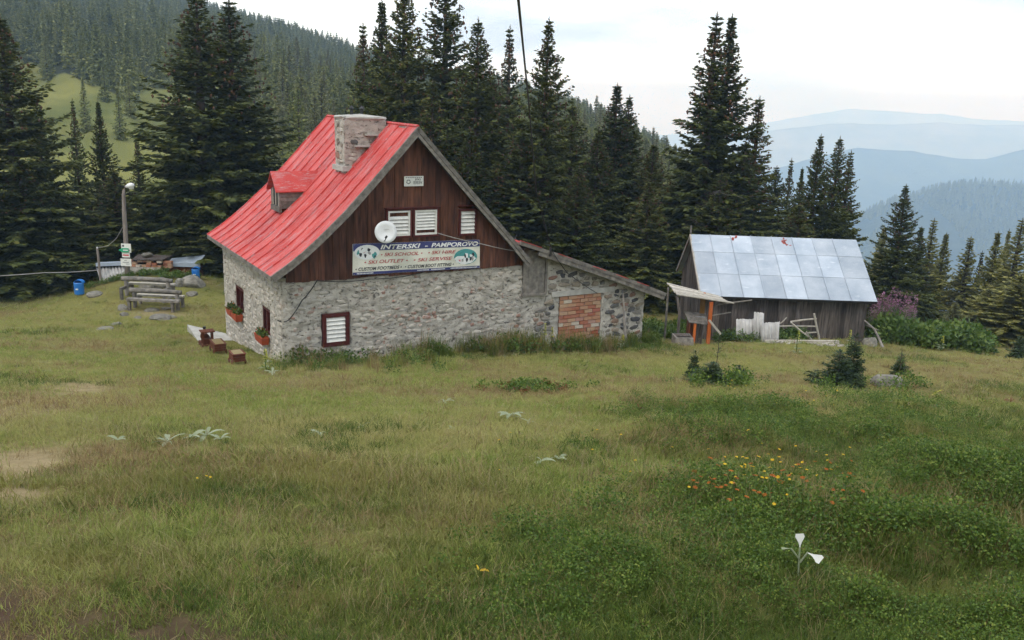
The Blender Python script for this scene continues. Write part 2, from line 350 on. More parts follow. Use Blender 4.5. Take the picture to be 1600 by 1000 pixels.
def ground_mat():
    m, t, b = nodes('meadow_soil'); a = t.nodes.new('ShaderNodeAttribute'); a.attribute_name = 'Col'
    g = t.nodes.new('ShaderNodeNewGeometry').outputs['Position']; n = noise(t, g, 7, 6, .7)
    col = mixc(t, .7, a.outputs['Color'], ramp(t, n, [(.25, (.45, .45, .42)), (.75, (1.0, 1.0, 1.0))]), 'MULTIPLY')
    t.links.new(col, b.inputs['Base Color']); b.inputs['Roughness'].default_value = 1; b.inputs['Specular IOR Level'].default_value = .05
    bump(t, b, noise(t, g, 12, 6, .7), .7, .06); return m
MT['ground'] = ground_mat()

# ------------------------------------------------------------------ ground
BARE = [(gp(-6, 735), .8, 1.5), (gp(-8, 775), .6, .6)]+[(gp(px, py), .75, .3) for px, py in ((-10, 648), (15, 641), (35, 635), (55, 628), (75, 621), (92, 615), (108, 609), (122, 604), (133, 600))]+[(gp(10, 970), 1.2, .7), (gp(90, 988), 1.2, .6), (gp(160, 1005), .9, .5), (gp(60, 1040), 1.5, .8), (gp(245, 490), 1.3, .6)]
def bare(x, y):
    r = 0
    for c, sx, sy in BARE: r = np.maximum(r, np.exp(-(((x-c[0])/sx)**2+((y-c[1])/sy)**2)*1.2))
    return r*(.55+.9*vnoise(np.asarray(x)*2.3, np.asarray(y)*2.3, 5))
def lush(x, y):
    x = np.asarray(x, float); y = np.asarray(y, float); a = x/np.maximum(y, 1)
    right = sstep(-.05, .35, a-.012*(y-6))*(1-.75*sstep(13, 20, y))
    front = sstep(8.5, 4.0, y)*1.0  # darkens the foreground through deeper green plants
    n = fbm(x*.38+4, y*.38, 4, 31)
    v = np.clip(np.maximum(right, front)*1.0+(n-.5)*2.6-.2, 0, 1)
    q = ((x-HA[0])*HD[0]+(y-HA[1])*HD[1], (x-HA[0])*HN[0]+(y-HA[1])*HN[1])
    wallside = np.exp(-((q[1]+.9)/1.0)**2)*(q[0] > -.6)*(q[0] < 12.5)
    return np.maximum(v, wallside*(.5+.6*vnoise(x*1.3, y*1.3, 77)))
def russet(x, y):
    n = fbm(np.asarray(x)*.3+40, np.asarray(y)*.5, 3, 55)
    return np.clip((n-.47)*3.4+.6*sstep(15, 25, y)*sstep(-1, 7, x)-.05, 0, 1)
def polar_sheet(name, radii, az, colfun, mat, hole=None):
    R, Aa = np.meshgrid(radii, az, indexing='ij'); x = R*np.sin(Aa); y = R*np.cos(Aa); z = ground_z(x, y)
    nr, na = R.shape; V = np.stack([x, y, z], -1).reshape(-1, 3); i = np.arange(nr*na).reshape(nr, na)
    F = np.stack([i[:-1, :-1], i[:-1, 1:], i[1:, 1:], i[1:, :-1]], -1).reshape(-1, 4)
    F = F[:, ::-1]
    me = np_mesh(name, V, F, True); c = colfun(V[:, 0], V[:, 1]); at_ = me.color_attributes.new('Col', 'FLOAT_COLOR', 'POINT')
    at_.data.foreach_set('color', np.concatenate([c, np.ones((len(c), 1))], 1).astype(np.float32).ravel())
    return link(name, me, mat)
def ground_col(x, y):
    b = np.clip(bare(x, y), 0, 1)[:, None]; l = lush(x, y)[:, None]; r = russet(x, y)[:, None]
    c = np.array([[.225, .215, .068]])*(1-l)+np.array([[.075, .10, .024]])*l
    c = c*(1-.4*r)+np.array([[.23, .165, .085]])*.4*r
    soil = np.where((x < -1)[:, None] & (y < 5.5)[:, None], np.array([[.10, .062, .045]]), np.array([[.36, .28, .16]]))
    c = c*(1-b)+soil*b
    R = np.hypot(x, y)[:, None]; f = sstep(38, 46, R); far = hill_col(x, y)
    return c*(1-f)+far*f
def far_hit(px, py):
    r = ray(px, py); rr = np.linspace(75, 520, 900); a = math.atan2(r[0], r[1]); s = r[2]/math.hypot(r[0], r[1])
    z = far_z(np.full_like(rr, a), rr); m = z > s*rr; i = int(np.argmax(m)) if m.any() else -1
    return a, rr[i], z[i]
_mx = [(-40, 60), (20, 85), (60, 108), (90, 122), (150, 132), (175, 150), (205, 166), (230, 146), (270, 140), (320, 160), (380, 200), (430, 225), (450, 330)]
_ma = []; _mr = []
for px, py in _mx: q = far_hit(px, py); _ma.append(q[0]); _mr.append(q[1] if 0 < px < 440 else 60)
def meadow_mask(a, R):
    """the open pasture on the lower hillside"""
    a = np.asarray(a, float); R = np.asarray(R, float); n = fbm(a*60, R*.06, 3, 91)
    return R < np.interp(a, _ma, _mr)+(n-.5)*22
def hill_col(x, y):
    a = np.arctan2(x, y); R = np.hypot(x, y); m = meadow_mask(a, R)[:, None]; n = fbm(x*.12, y*.12, 3, 14)[:, None]; n2 = fbm(x*.02, y*.02, 3, 15)[:, None]
    g = np.array([[.20, .21, .07]])*(.6+.7*n)+np.array([[.10, .05, .01]])*(n-.4)
    return np.clip(np.where(m & (R[:, None] > 55), g, np.where(n2 > .56, np.array([[.10, .11, .045]]), np.array([[.04, .045, .025]]))), 0.01, 1)
vis = np.linspace(-.66, .66, 330); rest = np.linspace(.66, 2*math.pi-.66, 60)[1:]
tag(polar_sheet('ground', np.concatenate([[.02, .6, 1.2], np.geomspace(1.9, 99, 300)]), np.concatenate([vis, rest]), ground_col, MT['ground']), kind='structure')
def hill_sheet():
    az = np.linspace(-.78, .62, 300); rad = np.concatenate([np.linspace(99, 300, 90), np.linspace(305, 620, 60)])
    o = polar_sheet('hillside', rad, az, hill_col, MT['ground']); return tag(o, kind='structure')
hill_sheet()

# ------------------------------------------------------------------ far mountains, valley, haze
def far_mat(name, c1, c2, scale):
    m, t, b = nodes(name); g = t.nodes.new('ShaderNodeNewGeometry').outputs['Position']; n = noise(t, g, scale, 8, .7)
    t.links.new(ramp(t, n, [(.38, c1), (.62, c2)]), b.inputs['Base Color']); b.inputs['Roughness'].default_value = 1; b.inputs['Specular IOR Level'].default_value = 0
    bump(t, b, noise(t, g, scale*6, 6, .7), 1, 6); return m
def mountain(crest, Y, Yfoot, zfoot, amp, mat, seed, nu=220, nv=50):
    px = np.array([c[0] for c in crest], float); py = np.array([c[1] for c in crest], float)
    xs = np.linspace(px[0], px[-1], nu); ys = np.interp(xs, px, py); V = np.zeros((nv+6, nu, 3))
    for j, (a, b_) in enumerate(zip(xs, ys)):
        top = at(a, b_, Y)
        for i in range(nv+6):
            t = (i-5)/nv                                    # the first rows are the far side
            if t < 0: V[i, j] = (top[0]*(1-.15*t), Y-t*1200, top[2]+t*260)
            else:
                e = t**.85; V[i, j] = (top[0]*(1-t*(1-Yfoot/Y)), Y+(Yfoot-Y)*t, top[2]+(zfoot-top[2])*e)
    t = np.clip((np.arange(nv+6)-5)/nv, 0, 1)[:, None]
    sc_ = 4.0/Y*3
    V[..., 2] += amp*((fbm(V[..., 0]*sc_/2, V[..., 1]*sc_/2, 5, seed)-.5)*np.sin(np.pi*np.clip(t, 0, .95)**.7)*2 + (fbm(V[..., 0]*sc_*3, V[..., 1]*sc_, 3, seed+3)-.5)*.22)
    i = np.arange((nv+6)*nu).reshape(nv+6, nu); F = np.stack([i[:-1, :-1], i[:-1, 1:], i[1:, 1:], i[1:, :-1]], -1).reshape(-1, 4)
    return tag(link('mountain', np_mesh('mountain', V.reshape(-1, 3), F, True), mat), kind='structure')
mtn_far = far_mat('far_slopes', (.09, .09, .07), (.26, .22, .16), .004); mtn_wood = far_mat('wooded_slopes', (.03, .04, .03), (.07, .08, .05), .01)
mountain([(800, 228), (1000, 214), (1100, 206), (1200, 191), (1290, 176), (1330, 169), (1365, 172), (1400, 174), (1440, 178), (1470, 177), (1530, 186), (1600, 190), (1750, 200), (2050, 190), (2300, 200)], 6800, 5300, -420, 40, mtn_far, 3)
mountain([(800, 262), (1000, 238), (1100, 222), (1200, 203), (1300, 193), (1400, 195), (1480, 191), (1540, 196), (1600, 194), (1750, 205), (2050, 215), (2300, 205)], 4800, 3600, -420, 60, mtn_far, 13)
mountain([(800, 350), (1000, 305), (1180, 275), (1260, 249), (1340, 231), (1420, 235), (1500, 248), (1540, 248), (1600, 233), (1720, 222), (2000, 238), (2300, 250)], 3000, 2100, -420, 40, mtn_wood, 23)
HILL4 = [(1000, 470), (1200, 400), (1330, 355), (1370, 330), (1420, 309), (1470, 295), (1530, 289), (1600, 294), (1720, 312), (2000, 345), (2300, 390)]
near_mtn = mountain(HILL4, 1500, 800, -330, 22, mtn_wood, 33)
a = np.linspace(0, 2*math.pi, 65)[:-1]
MB().add([(8600*math.cos(t), 8600*math.sin(t), -425) for t in a], [tuple(range(64))]).build('valley_ground', mtn_wood)['kind'] = 'structure'
hm = bpy.data.materials.new('haze_air'); hm.use_nodes = True; ht = hm.node_tree; ht.nodes.remove(ht.nodes['Principled BSDF'])
pv = ht.nodes.new('ShaderNodeVolumePrincipled'); pv.inputs['Absorption Color'].default_value = (1, 1, 1, 1); pv.inputs['Color'].default_value = (.45, .675, 1, 1); pv.inputs['Density'].default_value = .00048; pv.inputs['Anisotropy'].default_value = 0
ht.links.new(pv.outputs[0], ht.nodes['Material Output'].inputs['Volume'])
tag(MB().box(-9000, 9000, -9000, 9000, -440, 92).build('haze', hm), 'pale blue haze filling the valley air', None, None, 'stuff')

# ------------------------------------------------------------------ spruces
def spruce_mesh(H, Rb, seed, whorl=.22, twig=.38, wid=.075, step=.075, ragged=.25, full=.8, low=.03, tip=.06):
    """needle sprays of one spruce: a crown of drooping boughs hung with twigs"""
    r = np.random.default_rng(seed); Vs = []; z = H*low; ph = r.uniform(0, 6.3, 6)
    while z < H-.2:
        t = (z-H*low)/(H*(1-low)); prof = Rb*min((1-t)**full, (1-t)*1.7)*(1-.12*(1-t)**6)
        gap = r.random() < .12
        nb = int(5+4.5*(1-t)+r.integers(0, 2)); a0 = r.uniform(0, 6.3)
        for k in range(nb):
            az = a0+k*6.283/nb+r.uniform(-.35, .35)
            lump = 1+.16*math.sin(az*2+ph[0]+z*.9)+.12*math.sin(az*3+ph[1]-z*1.7)          # lopsided sides, gaps between the storeys of boughs
            Lb = max(.10, prof*lump*r.uniform(1-ragged*1.5, 1+ragged*.45)*(.6 if gap else 1))
            el = -.26+1.1*t**1.2+r.uniform(-.28, .24); droop = .46*(1-t)
            n = max(3, int(Lb/step)); s = (np.arange(n)+r.uniform(.2, .8, n))/n*Lb
            s = s[s > min(.08*Lb, .15)]
            if len(s) == 0: continue
            q = s/Lb; rad = s*math.cos(el); zz = z+s*math.sin(el)-droop*Lb*q**1.5*.55+.2*Lb*q**3
            dx, dy = math.cos(az), math.sin(az)
            P = np.stack([dx*rad, dy*rad, zz], 1); bw = r.uniform(.7, 1.25)
            for side in (-1, 0, 1, 2):
                m = len(P); ang = az+(side if side < 2 else r.choice((-1, 1)))*r.uniform(.45, 1.2, m); hang = r.uniform(-.6, .1, m) if side in (-1, 1) else r.uniform(-1.5, -.5, m)
                hang = hang*(1-.75*t)+.4*t
                ln = twig*bw*r.uniform(.5, 1.3, m)*(.45+.7*np.sin(np.clip(q*2.5+.3, 0, 3.1)))*(1-.72*t)
                D = np.stack([np.cos(ang)*np.cos(hang), np.sin(ang)*np.cos(hang), np.sin(hang)], 1)
                up = r.normal(0, 1, (m, 3)); up[:, 2] += 1.0; Sd = np.cross(D, up); Sd /= np.linalg.norm(Sd, axis=1)[:, None]+1e-9
                wd = (wid*(1-.45*t)*r.uniform(.6, 1.3, m))[:, None]; B = P+r.normal(0, .02, (m, 3)); L = ln[:, None]
                Vs.append(np.stack([B, B+D*L*.4+Sd*wd, B+D*L, B+D*L*.5-Sd*wd], 1))
        z += whorl*r.uniform(.6, 1.4)*(1.15-.55*t)
    for i in range(26):
        zc = H*(1-tip)+H*tip*(i/26); ang = r.uniform(0, 6.3); e = .25*(1-i/30); B = np.array([[0, 0, zc]]); D = np.array([[math.cos(ang)*e, math.sin(ang)*e, .10]]); S = np.array([[-math.sin(ang), math.cos(ang), 0]])*.022
        Vs.append(np.stack([B, B+D*.5+S, B+D, B+D*.5-S], 1))
    V = np.concatenate(Vs, 0).reshape(-1, 3); F = np.arange(len(V)).reshape(-1, 4)
    return np_mesh('crown', V, F)
def cone_mesh(H, Rb, seed, n=130, full=.75):
    r = np.random.default_rng(seed); mb = MB()
    for i in range(n):
        t = r.uniform(.62, .96); rad = Rb*((1-t)**full)*r.uniform(.55, 1.02); a = r.uniform(0, 6.3); z = H*t-.05; L = r.uniform(.12, .2); x, y = rad*math.cos(a), rad*math.sin(a)
        mb.add([(x, y, z), (x+.04, y, z-L*.4), (x-.02, y+.035, z-L*.4), (x-.02, y-.035, z-L*.4), (x, y, z-L)], [(0, 1, 2), (0, 2, 3), (0, 3, 1), (4, 2, 1), (4, 3, 2), (4, 1, 3)])
    return mb.mesh('cones')
def trunk_mesh(H, top2=None):
    mb = MB().tube([(0, 0, -.6), (0, 0, .2), (.03, .02, H*.4), (0, .02, H*.8), (0, 0, H*1.01)], [H*.021, H*.017, H*.012, H*.005, .008], 8)
    if top2: mb.tube([(0, 0, H*top2[0]), (top2[3], top2[4], H*top2[0]+.5), (top2[3], top2[4], H*top2[1])], [H*.01, H*.009, .008], 6)
    return mb.mesh('trunk', True)
HT = 13.0
VAR = []
for sd, Rb, fu, rg, kw in ((1, 3.3, .9, .3, {}), (2, 2.7, .9, .35, {}), (3, 3.0, .78, .28, {}), (4, 2.2, .9, .42, {'whorl': .28}), (5, 3.2, .95, .35, {}), (6, 2.5, .72, .36, {'whorl': .26})):
    VAR.append((spruce_mesh(HT, Rb, sd, ragged=rg, full=fu, **kw), cone_mesh(HT, Rb, sd+50, full=fu), trunk_mesh(HT), Rb))
def variant_mats(i, mat):
    me = VAR[i][0]
    key = me.name+mat.name
    if key not in _vm:
        c = me if len(me.materials) == 0 else me.copy()
        c.materials.clear(); c.materials.append(mat); _vm[key] = c
    return _vm[key]
_vm = {}
def spruce(px, top, Y, rpx, var, label, mat='spruce', group='spruces around the hut', cones=True, lean=0, name='spruce_tree', wide=1.7):
    p = at(px, top, Y); g = gz(p[0], p[1]); H = p[2]-g+.15; R = rpx*Y/FPX*wide; cm, co, tr, Rb = VAR[var]
    o = empty(name, (p[0], p[1], g-.1), random.uniform(0, 6.28), label, 'tree', group)
    s = (R/Rb, R/Rb, H/HT); o.scale = s; o.rotation_euler[0] = lean
    link('trunk', tr, MT['bark'], o); link('crown', variant_mats(var, MT[mat]), None, o)
    if var in (1, 3, 5) and mat == 'spruce':                   # a few bleached dead limbs low in the crown
        r = random.Random(int(px)*3+var)
        for k in range(6):
            a = r.uniform(2.6, 6.8)-o.rotation_euler[2]; z = HT*r.uniform(.12, .6); l = Rb*(1-z/HT)*r.uniform(.9, 1.15); d = np.array([math.cos(a), math.sin(a), 0]); mb = MB().tube([(0, 0, z), d*l*.6+(0, 0, z-.25), d*l+(0, 0, z-.15)], [.03, .02, .006], 4)
            for q in range(5): t = r.uniform(.45, .95); b2 = a+r.choice((-1, 1))*r.uniform(.5, 1.1); p1 = d*l*t+np.array([0, 0, z-.22]); mb.tube([p1, p1+np.array([math.cos(b2)*.35, math.sin(b2)*.35, -.12])], [.012, .004], 3)
            mb.build('dead_limb', MT['dead_wood'], o)
    if cones: link('cones', co, MT['cone'], o)['kind'] = 'stuff'
    return o
for args in (
    (0, 26, 41, 108, 0, 'tallest dark spruce cut off by the left edge of the picture'),
    (56, 148, 45, 38, 2, 'dark spruce with blunt top hugging the tall spruce at the left edge'),
    (113, 157, 52, 24, 3, 'slender thin spruce in front of the pasture, left of a bushier spruce with equal top'),
    (153, 160, 47, 33, 1, 'bushy pointed spruce behind the lamp post, in front of the pasture'),
    (213, 214, 49, 26, 3, 'small spruce tip between the bushy spruce and the great twin spruce'),
    (30, 250, 39.5, 85, 4, 'low wide spruce skirt above the grass at the left edge'),
    (178, 268, 41.5, 62, 5, 'dark spruce straight behind the street lamp head'),
    (306, -14, 43, 106, 2, 'great spruce reaching the top edge, left half of the twin behind the bench'),
    (357, 2, 44.5, 84, 5, 'great spruce, right half of the twin left of the red roof'),
    (276, 120, 47, 38, 1, 'spruce shoulder left of the great twin spruce'),
    (398, 178, 48, 42, 4, 'spruce shoulder right of the great twin spruce beside the dormer'),
    (240, 292, 42.5, 60, 0, 'low dark spruce behind the brick barbecue'),
    (340, 285, 42, 70, 4, 'low dark spruce behind the left eave of the hut'),
    (567, 38, 54, 46, 3, 'thin grey spruce tip left of the cluster behind the chimney'),
    (597, 3, 47, 62, 1, 'spruce right above the chimney touching the top edge'),
    (632, -40, 45, 82, 0, 'towering spruce behind the ridge, cut by the top edge above the gable peak'),
    (697, -48, 47, 76, 5, 'towering bare-topped spruce, right of the one above the gable peak'),
    (747, 32, 42.5, 76, 2, 'dense spruce with blunt brown top behind the right roof slope'),
    (797, 44, 51, 46, 3, 'slim spruce just left of the hanging black cable'),
    (858, 32, 41, 74, 4, 'tall pointed spruce just right of the hanging black cable'),
    (566, 150, 49, 62, 0, 'broad lower spruce left of the chimney top'),
    (676, 130, 41, 70, 1, 'drooping spruce close behind the gable peak'),
    (815, 205, 40, 72, 5, 'low full spruce behind the lower right slope of the red roof'),
    (905, 262, 39, 66, 0, 'low spruce behind the lean-to roof'),
    (965, 134, 46, 66, 1, 'pointed spruce midway between hut and double-topped spruce, left of a near twin'),
    (984, 152, 48, 62, 4, 'pointed spruce midway between hut and double-topped spruce, right of a near twin'),
    (1022, 226, 45, 56, 2, 'lower spruce filling the gap left of the shed gable'),
    (1062, 262, 43, 58, 5, 'dark spruce right behind the shed gable'),
    (1121, 24, 42, 74, 3, 'tall spruce behind the shed, left of two adjoining tips'),
    (1144, 26, 42.8, 70, 1, 'tall spruce behind the shed, right of two adjoining tips'),
    (1187, 154, 43, 56, 3, 'spruce at the right shoulder of the double-topped spruce'),
    (1128, 270, 40.5, 74, 0, 'dark skirt of low spruce behind the left part of the shed roof'),
    (1214, 262, 46, 44, 5, 'low spruce behind the middle of the shed roof'),
    (1237, 250, 52, 26, 3, 'thinnest small spruce tip above the middle of the shed roof'),
    (1254, 264, 51, 26, 1, 'small spruce tip beside the thinnest one above the shed roof'),
    (1283, 213, 44, 50, 4, 'spruce with long bare tip above the right part of the shed roof'),
    (1313, 216, 45, 44, 2, 'dense spruce next to the bare-tipped one, above the right shed roof'),
    (1330, 238, 46, 36, 3, 'rightmost spruce of the group above the right shed roof'),
    (530, 205, 46, 62, 2, 'low spruce left of the chimney behind the ridge'),
    (625, 175, 42, 70, 4, 'low spruce straight behind the chimney'),
    (735, 205, 39.5, 72, 0, 'low drooping spruce against the right roof slope'),
    (770, 120, 46, 60, 5, 'spruce filling between the blunt brown top and the slim one'),
    (895, 165, 46, 62, 2, 'spruce shoulder right of the tall pointed one by the cable'),
    (935, 205, 43, 66, 0, 'low spruce between cable spruce and the near twins'),
    (1015, 285, 40, 62, 4, 'dark low spruce behind the end of the lean-to roof'),
    (1165, 225, 42, 66, 5, 'dense low spruce right below the double-topped tree'),
    (1250, 320, 41.5, 70, 0, 'low dark spruce filling behind the shed ridge'),
    (1416, 291, 41, 52, 4, 'lone dark pointed spruce right of the shed behind pink flowers'),
    (1440, 356, 47, 34, 1, 'dark spruce tucked right behind the lone pointed one'),
    (1535, 394, 50, 24, 3, 'small dark spruce tip among sunlit yellowish spruces on the right'),
    ): spruce(*args)
for args in (
    (1382, 356, 50, 32, 1, 'pale yellowish spruce between shed corner and lone dark spruce'),
    (1460, 344, 49, 36, 3, 'tall sunlit yellowish spruce, first right of the lone dark spruce'),
    (1479, 366, 51, 34, 1, 'sunlit yellowish spruce, second right of the lone dark spruce'),
    (1517, 372, 47, 40, 3, 'sunlit yellowish spruce standing free before the blue valley'),
    (1560, 364, 48, 36, 1, 'sunlit yellowish spruce, left of a close pair near the right edge'),
    (1577, 361, 50, 34, 4, 'sunlit yellowish spruce, right of a close pair near the right edge'),
    (1598, 344, 45, 46, 3, 'tallest sunlit yellowish spruce cut by the right edge'),
    (1545, 452, 40, 48, 0, 'low broad yellow-green spruce at the right meadow edge'),
    (1596, 432, 38.5, 52, 2, 'low broad yellow-green spruce cut by the right edge'),
    (1642, 380, 40, 60, 5, 'yellow-green spruce mostly beyond the right edge'),
    ): spruce(*args, mat='spruce_sunlit_gold', group='sunlit yellowish spruces at the right edge', cones=False, wide=1.9)
spruce(1494, 474, 37, 24, 2, 'small pale green spruce at the edge of the bushes on the right', 'spruce_sunlit_pale', 'young spruces', False)

# hillside trees: lighter meshes
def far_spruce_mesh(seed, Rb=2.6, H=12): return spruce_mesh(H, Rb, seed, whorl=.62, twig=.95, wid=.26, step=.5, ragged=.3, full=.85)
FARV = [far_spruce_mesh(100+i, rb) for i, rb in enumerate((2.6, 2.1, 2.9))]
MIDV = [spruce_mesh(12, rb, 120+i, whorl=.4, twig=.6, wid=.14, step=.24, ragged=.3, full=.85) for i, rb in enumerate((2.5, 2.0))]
for me in MIDV: me.materials.append(MT['spruce_sunlit_pale'])
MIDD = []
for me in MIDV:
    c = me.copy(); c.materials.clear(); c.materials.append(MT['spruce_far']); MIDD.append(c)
midtrunk = trunk_mesh(12)
def mid_spruce(a, R, h, dark, label, group):
    x, y = R*math.sin(a), R*math.cos(a); o = empty('hillside_spruce', (x, y, gz(x, y)-.3), random.uniform(0, 6), label, 'tree', group)
    s = h/12; o.scale = (s*1.05, s*1.05, s)
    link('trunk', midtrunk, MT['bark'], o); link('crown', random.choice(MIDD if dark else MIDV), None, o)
for px, py, h, lab in ((135, 207, 6.5, 'dark lone spruce on the pasture, left of two'), (189, 219, 6.2, 'dark lone spruce on the pasture, right of two'), (204, 184, 5.5, 'small spruce at the upper right edge of the pasture'),
                       (165, 160, 6, 'spruce at the top edge of the pasture, right of its middle'), (75, 128, 7, 'spruce at the top left corner of the pasture')):
    a, R, z = far_hit(px, py); mid_spruce(a, R, h, True, lab, 'lone spruces on the pasture')
mid_pts = []
for lo, hi, n, r0, r1 in ((395, 560, 46, 78, 190), (850, 1100, 80, 78, 200), (560, 850, 24, 90, 180)):
    k = 0
    while k < n:
        px = random.uniform(lo, hi); r = ray(px, 300); a = math.atan2(r[0], r[1]); R = random.uniform(r0, r1)
        if any(abs(a-b)*R < 1.5 and abs(R-q) < 3 for b, q in mid_pts) or meadow_mask(a, R): continue
        mid_pts.append((a, R)); k += 1
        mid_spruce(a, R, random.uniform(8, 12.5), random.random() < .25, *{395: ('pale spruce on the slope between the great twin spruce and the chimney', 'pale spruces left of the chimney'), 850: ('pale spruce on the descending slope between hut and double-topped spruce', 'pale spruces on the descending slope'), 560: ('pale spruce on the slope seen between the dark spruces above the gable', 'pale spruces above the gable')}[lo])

def gn_scatter(name, pts, rot, scl, idx, meshes, kind='stuff', label=None):
    """points that carry one of several meshes each"""
    c = bpy.data.collections.new(name+'_pieces')
    for i, me in enumerate(meshes): c.objects.link(bpy.data.objects.new('%s_piece.%03d' % (name, i), me))
    me = bpy.data.meshes.new(name); me.vertices.add(len(pts)); me.vertices.foreach_set('co', np.asarray(pts, np.float32).ravel())
    for nm, ty, arr, f in (('rot', 'FLOAT_VECTOR', rot, 'vector'), ('scl', 'FLOAT_VECTOR', scl, 'vector'), ('idx', 'INT', idx, 'value')):
        at_ = me.attributes.new(nm, ty, 'POINT'); at_.data.foreach_set(f, np.asarray(arr, np.int32 if ty == 'INT' else np.float32).ravel())
    o = link(name, me); g = bpy.data.node_groups.new(name, 'GeometryNodeTree')
    g.interface.new_socket('Geometry', in_out='INPUT', socket_type='NodeSocketGeometry'); g.interface.new_socket('Geometry', in_out='OUTPUT', socket_type='NodeSocketGeometry')
    gi = g.nodes.new('NodeGroupInput'); go = g.nodes.new('NodeGroupOutput'); ip = g.nodes.new('GeometryNodeInstanceOnPoints'); ci = g.nodes.new('GeometryNodeCollectionInfo')
    ci.inputs['Collection'].default_value = c; ci.inputs['Separate Children'].default_value = True; ci.inputs['Reset Children'].default_value = True
    ip.inputs['Pick Instance'].default_value = True
    def na(nm, ty):
        n = g.nodes.new('GeometryNodeInputNamedAttribute'); n.data_type = ty; n.inputs[0].default_value = nm; return n.outputs[0]
    g.links.new(gi.outputs[0], ip.inputs['Points']); g.links.new(ci.outputs[0], ip.inputs['Instance']); g.links.new(na('idx', 'INT'), ip.inputs['Instance Index'])
    g.links.new(na('rot', 'FLOAT_VECTOR'), ip.inputs['Rotation']); g.links.new(na('scl', 'FLOAT_VECTOR'), ip.inputs['Scale']); g.links.new(ip.outputs[0], go.inputs[0])
    o.modifiers.new('scatter', 'NODES').node_group = g
    return tag(o, label, None, None, kind)
def forest():
    n = 15000; r = RNG; a = r.uniform(-.72, .33, n); R = np.sqrt(r.uniform(105**2, 520**2, n)); rs = np.interp(a, _sa, _sr)
    keep = (R < rs+12) & ~meadow_mask(a, R)
    x = R*np.sin(a); y = R*np.cos(a); gap = fbm(x*.02, y*.02, 3, 15) > .56
    keep &= ~(gap & (r.uniform(0, 1, n) < .55)); a, R, x, y = a[keep], R[keep], x[keep], y[keep]
    z = ground_z(x, y)-.3; m = len(x); s = r.uniform(.42, .85, m); s3 = np.stack([s*r.uniform(.9, 1.2, m), s*r.uniform(.9, 1.2, m), s], 1)
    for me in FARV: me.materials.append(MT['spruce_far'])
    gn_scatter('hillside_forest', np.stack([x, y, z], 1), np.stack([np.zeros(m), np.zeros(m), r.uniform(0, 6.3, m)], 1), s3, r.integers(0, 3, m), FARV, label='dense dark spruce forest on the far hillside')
forest()
def far_wood():
    r = RNG; me = near_mtn.data; V = np.array([v.co[:] for v in me.vertices]).reshape(56, 220, 3); n = 16000
    i = r.uniform(3, 45, n); j = r.uniform(30, 190, n); i0 = i.astype(int); j0 = j.astype(int); fi = (i-i0)[:, None]; fj = (j-j0)[:, None]
    P = (V[i0, j0]*(1-fj)+V[i0, j0+1]*fj)*(1-fi)+(V[i0+1, j0]*(1-fj)+V[i0+1, j0+1]*fj)*fi
    clear = (P[:, 0] < 660) & (fbm(P[:, 0]*.01, P[:, 1]*.012, 3, 44) > .45); P = P[~clear]; m = len(P); s = r.uniform(.7, 1.25, m)
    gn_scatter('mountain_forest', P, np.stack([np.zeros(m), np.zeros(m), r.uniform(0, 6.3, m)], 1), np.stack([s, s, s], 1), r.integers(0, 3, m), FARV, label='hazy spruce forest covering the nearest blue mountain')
far_wood()

